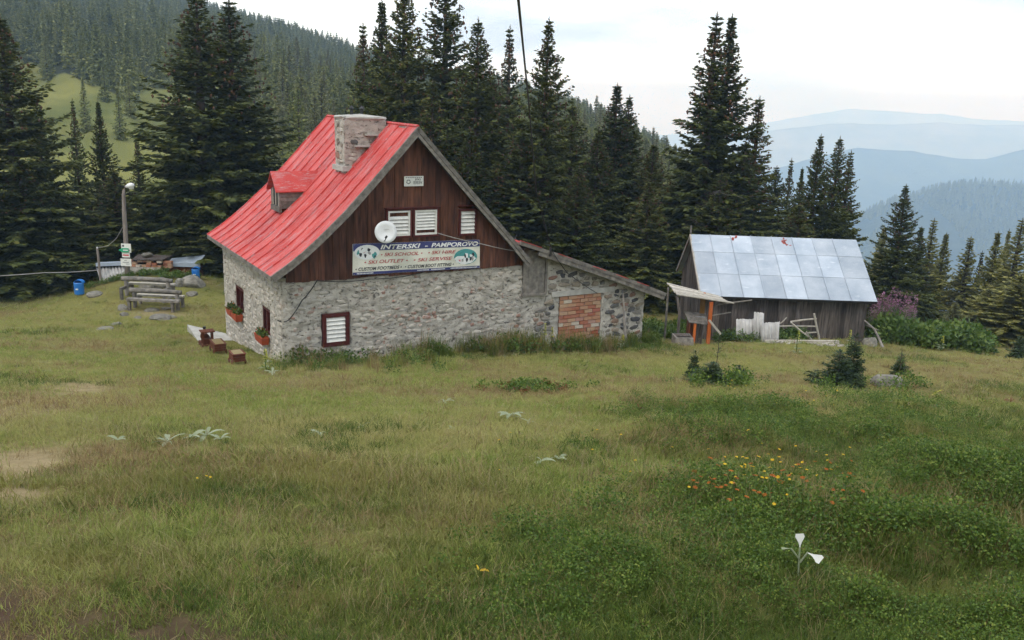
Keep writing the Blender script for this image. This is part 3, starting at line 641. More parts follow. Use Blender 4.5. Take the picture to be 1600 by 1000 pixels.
# ------------------------------------------------------------------ the hut
hut = empty('mountain_hut', HA, TH, 'stone hut with red metal roof, brown plank gable and stone lean-to', 'hut')
WT = 2.2                                                    # top of the stone walls above the front corner
PROF_L = [(3.66, 6.2), (2.42, 4.87), (1.57, 3.99), (.76, 3.26), (.25, 2.85), (-.37, 2.45)]
PROF_R = [(3.66, 6.2), (5.3, 4.47), (6.7, 3.04), (7.34, 2.34)]
def roof_z(x):
    P = sorted(PROF_L+PROF_R[1:]); return float(np.interp(x, [p[0] for p in P], [p[1] for p in P]))
ANX0, ANX1 = (6.98, 2.94), (12.62, .93)                     # lean-to roof line
def anx_z(x): return ANX0[1]+(x-ANX0[0])*(ANX1[1]-ANX0[1])/(ANX1[0]-ANX0[0])
def rubble_sheet(name, W, zlo, ztop, mapf, holes, mat, depth=.45, amp=.03, seed=0, res=.05, u0=0):
    """a rough rubble wall face with openings; mapf(u, z, out) gives the point; the sheet is closed at its edges"""
    nu = int((W-u0)/res)+1; us = np.linspace(u0, W, nu); zs = np.arange(zlo, 0.0001+max(ztop(u) for u in us), res); nz = len(zs)
    U, Z = np.meshgrid(us, zs, indexing='ij'); T = np.array([ztop(u) for u in us]); Z = np.minimum(Z, T[:, None])
    D = (fbm(U*2.6, Z*5.5, 4, seed, .6)-.5)*amp*3.0 + (vnoise(U*14, Z*22, seed+9)-.5)*amp*.8
    idx = np.arange(nu*nz).reshape(nu, nz); V = [mapf(u, z, d) for u, z, d in zip(U.ravel(), Z.ravel(), D.ravel())]; F = []
    def hole(u, z): return any(a < u < b and c < z < d for a, b, c, d in holes)
    solid = np.array([[not hole((us[i]+us[i+1])/2, (zs[j]+zs[j+1])/2) and Z[i, j+1]-Z[i, j] > 1e-4 or (not hole((us[i]+us[i+1])/2, (zs[j]+zs[j+1])/2) and Z[i+1, j+1]-Z[i+1, j] > 1e-4) for j in range(nz-1)] for i in range(nu-1)])
    back = {}
    def bk(i, j):
        k = (i, j)
        if k not in back: back[k] = len(V); V.append(mapf(U[i, j], Z[i, j], -depth))
        return back[k]
    for i in range(nu-1):
        for j in range(nz-1):
            if not solid[i, j]: continue
            F.append((idx[i, j], idx[i+1, j], idx[i+1, j+1], idx[i, j+1]))
            for di, dj, p, q in ((-1, 0, (i, j), (i, j+1)), (1, 0, (i+1, j+1), (i+1, j)), (0, -1, (i+1, j), (i, j)), (0, 1, (i, j+1), (i+1, j+1))):
                a, b = i+di, j+dj
                if a < 0 or b < 0 or a >= nu-1 or b >= nz-1 or not solid[a, b]:
                    F.append((idx[p], idx[q], bk(*q), bk(*p)))
    me = bpy.data.meshes.new(name); me.from_pydata(V, [], [tuple(int(k) for k in f) for f in F]); me.update(); me.polygons.foreach_set('use_smooth', [True]*len(me.polygons))
    return link(name, me, mat, hut)
def m_front(u, z, d): return (u, -d, z)
def m_left(u, z, d): return (-d, u, z)                       # u runs back along the left wall
WIN_L = (1.08, 1.84, .33, 1.25); WIN_1 = (1.14, 1.95, .44, 1.19); WIN_2 = (3.95, 4.95, .44, 1.19)
front = rubble_sheet('front_wall', HW+.85, -1.6, lambda u: WT-.02*u/7+.03*math.sin(u*3.1) if u < HW else 1.3, m_front, [WIN_L], MT['mortar'], seed=2)
left = rubble_sheet('side_wall', HL, -2.0, lambda u: WT+.1, m_left, [WIN_1, WIN_2], MT['mortar'], amp=.016, seed=12)
BRK = (8.68, 10.27, -.5, 1.1)
annex = rubble_sheet('lean_to_wall', 12.0, -2.0, lambda u: anx_z(u)-.16, m_front, [BRK], MT['mortar'], seed=22, u0=HW+.86)
MB().box(.3, HW-.05, HL-.45, HL, -2, WT+.1).build('rear_wall', MT['mortar'], hut)
MB().box(HW-.5, HW-.06, .5, HL-.5, -2, WT+.1).build('inner_wall', MT['mortar'], hut)
MB().hexa([(11.6, .5, -2), (12.0, .5, -2), (12.0, 5, -2), (11.6, 5, -2), (11.6, .5, .95), (12.0, .5, .9), (12.0, 5, .9), (11.6, 5, .95)]).build('lean_to_end_wall', MT['mortar'], hut)
MB().box(HW, 11.58, 4.6, 5.0, -2, 1).build('lean_to_rear_wall', MT['mortar'], hut)

def stone_mesh(seed):
    r = random.Random(seed); n = r.choice((7, 8, 9)); mb = MB(); rings = []
    an = [2*math.pi*(k+r.uniform(-.25, .25))/n for k in range(n)]; rad = [r.uniform(.82, 1.12) for _ in range(n)]
    for s, h in ((1.0, -.5), (1.0, .35), (.74, .9)):
        rings.append([(.5*s*q*(abs(math.cos(t))**.7*math.copysign(1, math.cos(t))), -h+r.uniform(-.12, .12), .5*s*q*(abs(math.sin(t))**.7*math.copysign(1, math.sin(t)))) for t, q in zip(an, rad)])
    vs = [p for R in rings for p in R]+[(r.uniform(-.1, .1), -1.0, r.uniform(-.1, .1))]; fs = []
    for i in range(2):
        for k in range(n): fs.append((i*n+k, i*n+(k+1) % n, (i+1)*n+(k+1) % n, (i+1)*n+k))
    for k in range(n): fs.append((2*n+k, 2*n+(k+1) % n, 3*n))
    return mb.add(vs, fs)
STN = [stone_mesh(i) for i in range(14)]
STM = [m.mesh('stone') for m in STN]; STD = [m.mesh('stone') for m in STN]
for m in STM: m.materials.append(MT['stone'])
for m in STD: m.materials.append(MT['dark_stone'])
def stone_spots(W, z0, ztop, holes, seed, hh=(.1, .21), ww=(.16, .46), keep=.85, u0=0):
    r = random.Random(seed); out = []; z = z0
    while z < ztop(0)+.3:
        h = r.uniform(*hh); u = u0+r.uniform(0, .12)
        while u < W:
            wd = r.uniform(*ww); c = u+wd/2; zc = z+h/2+r.uniform(-.03, .03)
            ok = zc+h*.4 < ztop(c) and c+wd*.4 < W and not any(a-wd*.5 < c < b+wd*.5 and lo-h*.5 < zc < hi+h*.5 for a, b, lo, hi in holes)
            if ok and r.random() < keep: out.append((c, zc, wd*r.uniform(.85, 1.0), h*r.uniform(.75, 1.0), r.uniform(-.25, .25), r.uniform(.04, .075), r.randrange(14)))
            u += wd*1.02
        z += h*.95
    return out
def put_stones(spots, parent, meshes, sink, side=None, limit=999):
    spots = sorted(spots, key=lambda s: -s[2]*s[3])
    for c, z, wd, h, tilt, dp, k in spots[:limit]:
        o = link('stone', meshes[k], None, parent, (c, sink, z), (0, tilt, 0), (wd, dp, h))
    rest = spots[limit:]
    if rest:
        mb = MB()
        for c, z, wd, h, tilt, dp, k in rest:
            ct, st_ = math.cos(tilt), math.sin(tilt); P = []
            for x, y, zz in STN[k].v:
                x, y, zz = x*wd, y*dp, zz*h; x, zz = x*ct+zz*st_, -x*st_+zz*ct
                P.append((c+x, sink+y, z+zz) if not side else (sink+y, c+x, z+zz))
            mb.add(P, STN[k].f if not side else [f[::-1] for f in STN[k].f])
        mb.build('stones', meshes[0].materials[0], parent)['kind'] = 'stuff'
put_stones(stone_spots(HW+.3, -.4, lambda u: WT-.04 if u < HW else 1.2, [WIN_L], 5, (.08, .17), (.13, .38), .62), front, STM, .04, limit=190)
put_stones(stone_spots(12.0, -.9, lambda u: anx_z(u)-.22, [(BRK[0]-.05, BRK[1]+.05, BRK[2], BRK[3]+.2), (7.2, 8.15, 1.15, 3)], 6, (.11, .22), (.18, .5), .92, u0=HW+.4), annex, STD, .02, limit=110)
put_stones(stone_spots(HL, -1.1, lambda u: WT, [WIN_1, WIN_2], 7, (.08, .17), (.1, .3), .55), left, STM, .03, side=True, limit=0)

# bricked-up doorway
inf = MB().box(BRK[0], BRK[1], .06, .3, BRK[2], BRK[3]).build('brick_infill', MT['mortar'], hut)
bm_ = MB().box(-.5, .5, -.5, .5, -.5, .5).mesh('brick'); bm_.materials.append(MT['brick'])
ch = (BRK[3]-BRK[2]-.02)/13
for r_ in range(13):
    x = BRK[0]+.01-(.155 if r_ % 2 else 0); bl = .31
    while x < BRK[1]-.02:
        a0, a1 = max(x, BRK[0]+.012), min(x+bl-.016, BRK[1]-.012)
        if a1-a0 > .05: link('brick', bm_, None, inf, ((a0+a1)/2, .045+random.uniform(-.012, .012), BRK[2]+.01+ch*(r_+.5)), (random.uniform(-.02, .02), random.uniform(-.015, .015), random.uniform(-.03, .03)), (a1-a0, .09, ch-.016))
        x += bl*random.uniform(.95, 1.03)
MB().box(8.35, 10.75, -.035, .2, 1.105, 1.27).build('lintel', MT['concrete'], hut)
MB().box(8.6, 10.35, -.06, .1, -.62, -.505).build('threshold', MT['concrete'], hut)
hb = empty('hatch', (0, 0, 0)); hb.parent = hut
for k in range(4): MB().box(7.3+.19*k, 7.3+.19*k+.186, -.03-.004*(k % 2), .05, 1.3, anx_z(7.3+.19*k)-.14).build('plank', MT['grey_wood'], hb)
MB().box(8.07, 8.14, -.07, .05, 1.25, anx_z(8.1)-.14).build('post', MT['grey_wood'], hb); MB().box(7.25, 8.12, -.08, .06, 1.22, 1.298).build('sill', MT['grey_wood'], hb)

# gable of upright planks
gab = MB().add([(.15, .12, WT), (HW-.1, .12, WT), (3.66, .12, 5.9), (.15, .3, WT), (HW-.1, .3, WT), (3.66, .3, 5.9)], [(0, 1, 2), (5, 4, 3), (0, 3, 4, 1), (1, 4, 5, 2), (2, 5, 3, 0)]).build('gable', MT['dark_inside'], hut)
x = .12
while x < HW-.05:
    wd = random.uniform(.16, .235); x1 = min(x+wd, HW-.02); t0 = roof_z(x)-.16; t1 = roof_z(x1-.006)-.16; zb = WT-.02+random.uniform(-.03, .02); yf = -.045+random.uniform(-.01, .008)
    if t0 > zb+.05 and t1 > zb+.05:
        vs = [(x, yf, zb), (x1-.006, yf, zb), (x1-.006, .1, zb), (x, .1, zb), (x, yf, t0), (x1-.006, yf, t1), (x1-.006, .1, t1), (x, .1, t0)]
        if x < 3.66 < x1: vs[4] = (x, yf, 6.0); vs[5] = (x1-.006, yf, 6.0); vs[6] = (x1-.006, .1, 6.0); vs[7] = (x, .1, 6.0)
        MB().hexa(vs).build('plank', MT['brown_wood'], gab)
    x = x1
# rear gable
MB().add([(.15, HL-.3, WT), (HW-.1, HL-.3, WT), (3.66, HL-.3, 5.95), (.15, HL-.1, WT), (HW-.1, HL-.1, WT), (3.66, HL-.1, 5.95)], [(0, 1, 2), (5, 4, 3), (0, 3, 4, 1), (1, 4, 5, 2), (2, 5, 3, 0)]).build('rear_gable', MT['brown_wood'], hut)

# roof: boarded deck, red standing seam sheets, weathered barge boards
def resample(P, n):
    P = np.array(P, float)
    # smooth curve through the profile points
    d = np.concatenate([[0], np.cumsum(np.hypot(*np.diff(P, axis=0).T))]); s = np.linspace(0, d[-1], n)
    return np.stack([np.interp(s, d, P[:, 0]), np.interp(s, d, P[:, 1])], 1)
def sweep(P, sect, wob=0, seed=0):
    """sweep a (y, offset) outline along an (x, z) profile"""
    P = np.array(P); T = np.gradient(P, axis=0); T /= np.linalg.norm(T, axis=1)[:, None]; Nn = np.stack([-T[:, 1], T[:, 0]], 1)
    Nn *= np.sign(Nn[:, 1:2]); m = len(sect); vs = []; r = random.Random(seed)
    for i, p in enumerate(P):
        j = r.uniform(-wob, wob)
        for y, o in sect: q = p+Nn[i]*(o+j); vs.append((q[0], y, q[1]))
    fs = [(i*m+k, i*m+(k+1) % m, (i+1)*m+(k+1) % m, (i+1)*m+k) for i in range(len(P)-1) for k in range(m)]
    fs += [tuple(range(m)), tuple((len(P)-1)*m+k for k in range(m))[::-1]]
    return MB().add(vs, fs)
Y0, Y1 = -.40, HL+.38
PL, PR = resample(PROF_L, 12), resample(PROF_R, 6)
deck = sweep(PL, [(Y0+.03, -.02), (Y1-.03, -.02), (Y1-.03, -.09), (Y0+.03, -.09)]).build('roof', MT['grey_wood'], hut)
deckr = sweep(PR, [(Y0+.03, -.02), (Y1-.03, -.02), (Y1-.03, -.09), (Y0+.03, -.09)]).build('rear_roof', MT['grey_wood'], hut)
NP = 12; yy = [Y0+(Y1-Y0)*k/NP+(random.uniform(-.03, .03) if 0 < k < NP else 0) for k in range(NP+1)]
for k in range(NP):
    a, b = yy[k], yy[k+1]; sect = [(a+.004, -.012), (a+.004, .006), (b-.035, .006), (b-.028, .042), (b-.004, .042), (b-.004, -.012)]
    sweep(PL, sect, .006, k).build('roof_sheet', MT['red_roof'], deck); sweep(PR, sect, .006, k+50).build('roof_sheet', MT['red_roof'], deckr)
MB().tube([(3.66, Y0+.01, 6.22), (3.66, Y1-.01, 6.22)], .045, 6).build('ridge_cap', MT['red_roof'], hut)
sweep(PL, [(Y0-.035, .012), (Y0+.028, .012), (Y0+.028, -.085), (Y0-.035, -.085)]).build('barge_board', MT['grey_wood'], hut)
sweep(PL, [(Y0-.025, -.09), (Y0+.01, -.09), (Y0+.01, -.17), (Y0-.025, -.17)]).build('barge_board', MT['grey_wood'], hut)
sweep(PR, [(Y0-.035, .02), (Y0+.028, .02), (Y0+.028, -.09), (Y0-.035, -.09)]).build('barge_board', MT['grey_wood'], hut)
sweep(PR, [(Y0-.02, -.095), (Y0+.012, -.095), (Y0+.012, -.18), (Y0-.02, -.18)]).build('barge_board', MT['grey_wood'], hut)
MB().bar((-.36, Y0, 2.40), (-.36, Y1, 2.40), .04, .12).build('fascia', MT['grey_wood'], hut)
# lean-to roof
AP = [(ANX0[0]+(ANX1[0]-ANX0[0])*t, ANX0[1]+(ANX1[1]-ANX0[1])*t+.05*math.sin(t*3.1)) for t in np.linspace(0, 1, 9)]
ad = sweep(AP, [(-.30, -.03), (5.2, -.03), (5.2, -.09), (-.30, -.09)]).build('lean_to_roof', MT['grey_wood'], hut)
for k in range(10):
    a = -.27+k*.545; sect = [(a+.004, -.02), (a+.004, .004), (a+.50, .004), (a+.51, .03), (a+.535, .03), (a+.54, -.02)]
    sweep(AP, sect, .004, k+9).build('roof_sheet', MT['red_roof'], ad)
sweep(AP[:], [(-.36, .03), (-.303, .03), (-.303, -.08), (-.36, -.08)]).build('fascia', MT['grey_wood'], ad)
sweep(AP[1:], [(-.34, -.085), (-.31, -.085), (-.31, -.21), (-.34, -.21)]).build('fascia', MT['grey_wood'], ad)
sweep([AP[0], AP[1], AP[1]+np.array([.01, 0])][:2], [(-.38, .034), (-.275, .034), (-.275, .05), (-.38, .05)]).build('trim', MT['red_roof'], ad)
for x0 in (8.3, 9.6, 10.5, 11.35): sweep([(x0, anx_z(x0)+.035), (x0+.5, anx_z(x0+.5)+.035)], [(-.375, .014), (-.285, .014), (-.285, .03), (-.375, .03)]).build('trim', MT['red_roof'], ad)
MB().bar((8.02, -.37, anx_z(8.02)-.1), (8.02, -.37, anx_z(8.02)+.16), .05, .05, (1, 0, 0)).build('cable_bracket', MT['dark_metal'], ad)
for k in range(5): MB().bar((8.9+.75*k, -.2, anx_z(8.9+.75*k)-.13), (8.9+.75*k, 4.9, anx_z(8.9+.75*k)-.13), .09, .08).build('rafter', MT['grey_wood'], ad)

# chimney
cx0, cx1, cy0, cy1 = 2.36, 3.58, 1.62, 2.36
def chim(u, z, d): return (u, cy0-d, z)
vs = []
chb = MB().hexa([(cx0, cy0, 4.6), (cx1, cy0, 4.6), (cx1, cy1, 4.6), (cx0, cy1, 4.6), (cx0-.03, cy0-.03, 6.34), (cx1, cy0-.03, 6.28), (cx1, cy1, 6.28), (cx0-.03, cy1, 6.34)]).build('chimney', MT['mortar'], hut)
for sp in stone_spots(cx1-.05, 4.9, lambda u: 6.26, [], 31, (.12, .24), (.16, .4), .7, u0=cx0+.05):
    c, z, wd, h, tilt, dp, k = sp
    if z-h/2 > roof_z(c)+.02: link('stone', STD[k] if random.random() < .5 else STM[k], None, chb, (c, cy0+.02, z), (0, tilt, 0), (wd, dp*.9, h))
for sp in stone_spots(cy1-.04, 5.05, lambda u: 6.26, [], 32, (.12, .24), (.16, .34), .6, u0=cy0+.04):
    c, z, wd, h, tilt, dp, k = sp; link('stone', STM[k], None, chb, (cx0-.01, c, z), (0, tilt, -math.pi/2), (wd, dp*.9, h))
mb = MB(); n = 22
for zz, gr in ((6.29, .05), (6.33, .08), (6.37, .07)):
    for k in range(n):
        t = 2*math.pi*k/n; c_, s_ = math.cos(t), math.sin(t); q = random.uniform(.96, 1.04)
        mb.v.append(((cx0+cx1)/2+((cx1-cx0)/2+gr)*q*abs(c_)**.45*math.copysign(1, c_), (cy0+cy1)/2+((cy1-cy0)/2+gr)*q*abs(s_)**.45*math.copysign(1, s_), zz+random.uniform(-.012, .012)))
for i in range(2):
    for k in range(n): mb.f.append((i*n+k, i*n+(k+1) % n, (i+1)*n+(k+1) % n, (i+1)*n+k))
mb.v.append(((cx0+cx1)/2, (cy0+cy1)/2, 6.44)); mb.f += [(2*n+k, 2*n+(k+1) % n, 3*n) for k in range(n)]; mb.f.append(tuple(range(n))[::-1])
mb.build('cap', MT['concrete'], chb)
for x0, z0, wd in ((2.95, 5.86, .34), (2.64, 5.55, .44)): MB().box(x0, x0+wd, cy0-.16, cy0+.02, z0, z0+.045).build('ledge', MT['concrete'], chb)
MB().box(cx0-.1, cx0+.28, cy0-.1, cy1+.02, 4.88, 5.02).build('flashing', MT['concrete'], chb)
for x0 in (2.75, 3.05):
    MB().lathe([(.0, 6.38), (.05, 6.38), (.05, 6.56), (.075, 6.56), (.075, 6.59), (.0, 6.68)], 8, (x0, 2.1, 0)).build('flue', MT['dark_metal'], chb)

# dormer
dm = empty('dormer', (0, 0, 0)); dm.parent = hut
dx, dy0, dy1, dz0, dz1, dzr = .97, 3.25, 4.05, 3.66, 4.28, 4.72; ym = (dy0+dy1)/2
MB().add([(dx+.05, dy0, dz0), (dx+.05, dy1, dz0), (dx+.05, dy1, dz1-.07), (dx+.05, ym, dzr-.13), (dx+.05, dy0, dz1-.07), (2.2, dy0, dz0), (2.2, dy1, dz0), (2.2, dy1, dz1-.07), (2.2, ym, dzr-.13), (2.2, dy0, dz1-.07)],
         [(0, 4, 3, 2, 1), (5, 6, 7, 8, 9), (0, 5, 9, 4), (1, 2, 7, 6), (4, 9, 8, 3), (2, 3, 8, 7)]).build('cheek_wall', MT['grey_wood'], dm)
for i in range(5):
    z = dz0+.02+i*.105; xe = min(2.3, float(np.interp(z+.1, [p[1] for p in PROF_L[::-1]], [p[0] for p in PROF_L[::-1]])))
    MB().box(dx+.03, max(xe, dx+.12), dy0-.022, dy0-.002, z, z+.1).build('plank', MT['grey_wood'], dm)
for s in (-1, 1):
    ye = ym+s*(dy1-dy0)/2*1.22; ze = dz1-.10
    MB().hexa([(dx-.14, ym, dzr-.03), (2.32, ym, dzr-.03), (1.75, ye, ze-.03), (dx-.14, ye, ze-.03), (dx-.14, ym, dzr), (2.32, ym, dzr), (1.75, ye, ze), (dx-.14, ye, ze)]).build('dormer_roof', MT['red_roof'], dm)
MB().box(dx-.02, dx+.045, dy0-.02, dy0+.08, dz0, dz1-.08).build('post', MT['grey_wood'], dm); MB().box(dx-.02, dx+.045, dy1-.08, dy1+.02, dz0, dz1-.08).build('post', MT['grey_wood'], dm)
MB().box(dx-.04, dx+.046, dy0-.03, dy1+.03, dz0-.09, dz0+.06).build('sill', MT['grey_wood'], dm)
wn = MB().box(dx+.01, dx+.04, dy0+.09, dy1-.09, dz0+.07, dz1-.06).build('window', MT['dark_inside'], dm)
for y in (dy0+.12, ym, dy1-.12): MB().box(dx-.012, dx+.008, y-.03, y+.03, dz0+.075, dz1-.065).build('mullion', MT['pale_wood'], wn)

# windows
def louvre_window(x0, x1, z0, z1, fr, frmat, inner, slats, y=-.05, gap=()):
    wnd = MB().box(x0, x1, y+.06, y+.09, z0, z1).build('window', MT['dark_inside'], hut)
    for nm, b in (('frame', (x0, x0+fr, z0, z1)), ('frame', (x1-fr, x1, z0, z1)), ('frame', (x0+fr+.001, x1-fr-.001, z1-fr, z1)), ('frame', (x0+fr+.001, x1-fr-.001, z0, z0+fr))):
        MB().box(b[0], b[1], y-.025, y+.058, b[2], b[3]).build(nm, frmat, wnd)
    a, b, c, d = x0+fr, x1-fr, z0+fr, z1-fr
    if inner:
        for q in ((a+.001, a+inner, c, d), (b-inner, b-.001, c, d), (a+inner+.001, b-inner-.001, d-inner, d-.001), (a+inner+.001, b-inner-.001, c+.001, c+inner)):
            MB().box(q[0], q[1], y-.015, y+.055, q[2], q[3]).build('shutter_frame', MT['white_paint'], wnd)
        a += inner; b -= inner; c += inner; d -= inner
    h = (d-c)/slats
    for k in range(slats):
        if k in gap: continue
        zc = c+h*(k+.5); t = .32+random.uniform(-.05, .05)
        MB().hexa([(a+.002, y-.012, zc-h*.40), (b-.002, y-.012, zc-h*.40), (b-.002, y+.0, zc-h*.40), (a+.002, y+.0, zc-h*.40), (a+.002, y+.03, zc+h*.40), (b-.002, y+.03, zc+h*.40), (b-.002, y+.042, zc+h*.40), (a+.002, y+.042, zc+h*.40)]).build('slat', MT['white_paint'], wnd)
    return wnd
louvre_window(2.88, 3.64, 3.21, 4.01, .055, MT['red_frame'], .05, 6, -.09, (5,))
louvre_window(3.67, 4.45, 3.21, 4.01, .055, MT['red_frame'], .05, 7, -.09, (0,))
louvre_window(5.09, 5.64, 3.18, 3.93, .05, MT['red_frame'], 0, 6, -.09, ())
for a, b in ((2.84, 3.66), (3.66, 4.49), (5.05, 5.68)): MB().box(a+.002, b-.002, -.15, -.05, 4.015, 4.04).build('drip_board', MT['red_frame'], hut)
louvre_window(WIN_L[0], WIN_L[1], WIN_L[2], WIN_L[3], .11, MT['red_frame'], 0, 6, .0)
for W_ in (WIN_1, WIN_2):
    y0, y1, z0, z1 = W_; wnd = MB().box(.14, .17, y0, y1, z0, z1).build('window', MT['dark_inside'], hut)
    for b in ((y0, y0+.09, z0, z1), (y1-.09, y1, z0, z1), (y0+.091, y1-.091, z1-.08, z1), (y0+.091, y1-.091, z0, z0+.08), ((y0+y1)/2-.03, (y0+y1)/2+.03, z0+.081, z1-.081)):
        MB().box(.02, .138, b[0], b[1], b[2], b[3]).build('frame', MT['red_frame'], wnd)
# ------------------------------------------------------------------ things on the hut
def hut_thing(name, x, y, z, label, cat, group=None): return empty(name, hw(x, y, z), TH, label, cat, group)
def text_mesh(body, size, shear=0, bold=0, align='LEFT'):
    c = bpy.data.curves.new('lettering', 'FONT'); c.body = body; c.size = size; c.shear = shear; c.offset = bold; c.align_x = align; c.resolution_u = 3
    o = bpy.data.objects.new('lettering', c); COL.objects.link(o); bpy.context.view_layer.update()
    me = bpy.data.meshes.new_from_object(o.evaluated_get(bpy.context.evaluated_depsgraph_get())); bpy.data.objects.remove(o); me.name = 'lettering'; me.materials.clear(); return me
def fit_text(body, x0, x1, z0, size_z, mapf, mat, parent, shear=.25, bold=.012):
    """lettering stretched to the given width and cap height, laid on a surface by mapf"""
    me = text_mesh(body, 1, shear, bold); V = np.array([v.co[:] for v in me.vertices]); mn, mx = V[:, 0].min(), V[:, 0].max(); cap = .73
    V[:, 0] = x0+(V[:, 0]-mn)/(mx-mn)*(x1-x0); V[:, 1] = z0+V[:, 1]/cap*size_z
    for v, p in zip(me.vertices, V): v.co = mapf(p[0], p[1])
    me.update(); return link('lettering', me, mat, parent)
def flat(name, c, rough=.6):
    m, t, b = nodes(name); g = t.nodes.new('ShaderNodeNewGeometry').outputs['Position']
    t.links.new(mixc(t, .25, c, ramp(t, noise(t, g, 9, 4), [(.3, tuple(q*.7 for q in c)), (.7, tuple(min(1, q*1.1) for q in c))])), b.inputs['Base Color']); b.inputs['Roughness'].default_value = rough; return m
for k, c in dict(ban_white=(.68, .67, .58), ban_blue=(.035, .04, .15), txt_white=(.8, .8, .8), txt_red=(.42, .05, .06), txt_black=(.02, .02, .03), sign_white=(.74, .74, .70), sign_green=(.02, .33, .16), sign_red=(.6, .03, .05), sign_grey=(.3, .3, .3),
                 teal=(.06, .28, .28), pinkish=(.5, .12, .16), tarp=(.36, .42, .5), glass_lamp=(.75, .75, .72), ban_snow=(.72, .74, .74)).items(): MT[k] = flat(k, c)
bn = hut_thing('advertising_banner', 3.84, -.1, WT+.02, 'wide white and navy ski shop banner hung below the gable windows', 'banner')
BC = [(-1.93, .05), (1.94, -.01), (1.92, .82), (-1.92, .90)]
def ban(u, v, off=0):                                         # u, v in 0..1
    b0 = np.array(BC[0])*(1-u)+np.array(BC[1])*u; b1 = np.array(BC[3])*(1-u)+np.array(BC[2])*u; p = b0*(1-v)+b1*v
    return (p[0], -off-.02*math.sin(u*14+v*3)*.6-.014*math.sin(u*31-v*6)*.5, p[1])
def ban_patch(name, u0, u1, v0, v1, off, mat, parent, shape=None):
    nu = max(2, int((u1-u0)*160)); nv = max(2, int((v1-v0)*14)); mb = MB()
    for i in range(nu+1):
        for j in range(nv+1):
            u = u0+(u1-u0)*i/nu; v = v0+(v1-v0)*j/nv
            mb.v.append(ban(u, v, off))
    for i in range(nu):
        for j in range(nv): mb.f.append((i*(nv+1)+j, (i+1)*(nv+1)+j, (i+1)*(nv+1)+j+1, i*(nv+1)+j+1))
    return mb.build(name, mat, parent)
def ban_blob(name, cu, cv, ru, rv, off, mat, parent, n=20, jag=0):
    mb = MB(); mb.v.append(ban(cu, cv, off))
    for k in range(n):
        t = 2*math.pi*k/n; q = 1+random.uniform(-jag, jag); mb.v.append(ban(cu+ru*q*math.cos(t), cv+rv*q*math.sin(t), off))
    for k in range(n): mb.f.append((0, 1+k, 1+(k+1) % n))
    return mb.build(name, mat, parent)
cl = ban_patch('cloth', 0, 1, 0, 1, 0, MT['ban_white'], bn)
cl.modifiers.new('thickness', 'SOLIDIFY').thickness = .004
top = ban_patch('headline_band', .002, .998, .765, .998, .004, MT['ban_blue'], bn); ban_patch('footer_band', .002, .998, .004, .09, .004, MT['ban_blue'], bn)
def bt(body, u0, u1, v0, hv, mat, off=.008, **k): return fit_text(body, u0, u1, v0, hv, lambda u, v: ban(u, v, off), MT[mat], bn, **k)
bt('INTERSKI', .205, .515, .80, .145, 'txt_white', bold=.03, off=.009); bt('-', .55, .575, .80, .145, 'txt_white', bold=.02, off=.009); bt('PAMPOROVO', .60, .985, .80, .145, 'txt_white', bold=.03, off=.009)
bt('• SKI SCHOOL •', .21, .53, .565, .115, 'txt_red'); bt('• SKI HIRE •', .575, .825, .565, .115, 'txt_red')
bt('• SKI OUTLET •', .085, .415, .345, .115, 'txt_red'); bt('• SKI SERVISE •', .46, .80, .345, .115, 'txt_red')
bt('• CUSTOM FOOTBEDS •', .02, .37, .135, .11, 'txt_black', bold=.02); bt('• CUSTOM BOOT FITTING •', .395, .785, .135, .11, 'txt_black', bold=.02)
for u0, u1 in ((.03, .155), (.49, .58), (.60, .71), (.76, .98)):
    u = u0
    while u < u1: ban_patch('small_print', u, u+.006, .028, .065, .008, MT['txt_white'], bn); u += .0105
ban_blob('picture', .105, .72, .095, .235, .008, MT['ban_snow'], bn, 24)
for i, (u, v, a, b, m_) in enumerate(((.04, .72, .012, .07, 'teal'), (.06, .66, .01, .08, 'txt_black'), (.08, .74, .012, .06, 'pinkish'), (.095, .62, .01, .06, 'txt_black'), (.12, .8, .012, .05, 'txt_black'), (.125, .68, .011, .06, 'sign_grey'), (.16, .62, .016, .09, 'teal'), (.07, .8, .01, .05, 'txt_black'), (.165, .58, .01, .04, 'txt_black'))):
    ban_blob('printed_figure', u, v, a, b, .011, MT[m_], bn, 9, .35)
ban_blob('picture', .88, .43, .095, .27, .008, MT['teal'], bn, 24); ban_blob('picture', .875, .36, .085, .19, .010, MT['ban_snow'], bn, 20, .1)
for u, v, m_ in ((.83, .34, 'pinkish'), (.845, .5, 'txt_black'), (.855, .33, 'sign_grey'), (.875, .45, 'txt_black'), (.89, .33, 'txt_black'), (.905, .46, 'teal'), (.92, .36, 'txt_black'), (.94, .5, 'txt_black'), (.935, .36, 'sign_grey')):
    ban_blob('printed_figure', u, v, .009, .08, .013, MT[m_], bn, 8, .35)
for u, v in ((.01, .97), (.99, .97), (.01, .03), (.99, .03)): ban_blob('eyelet', u, v, .003, .015, .014, MT['sign_grey'], bn, 8)

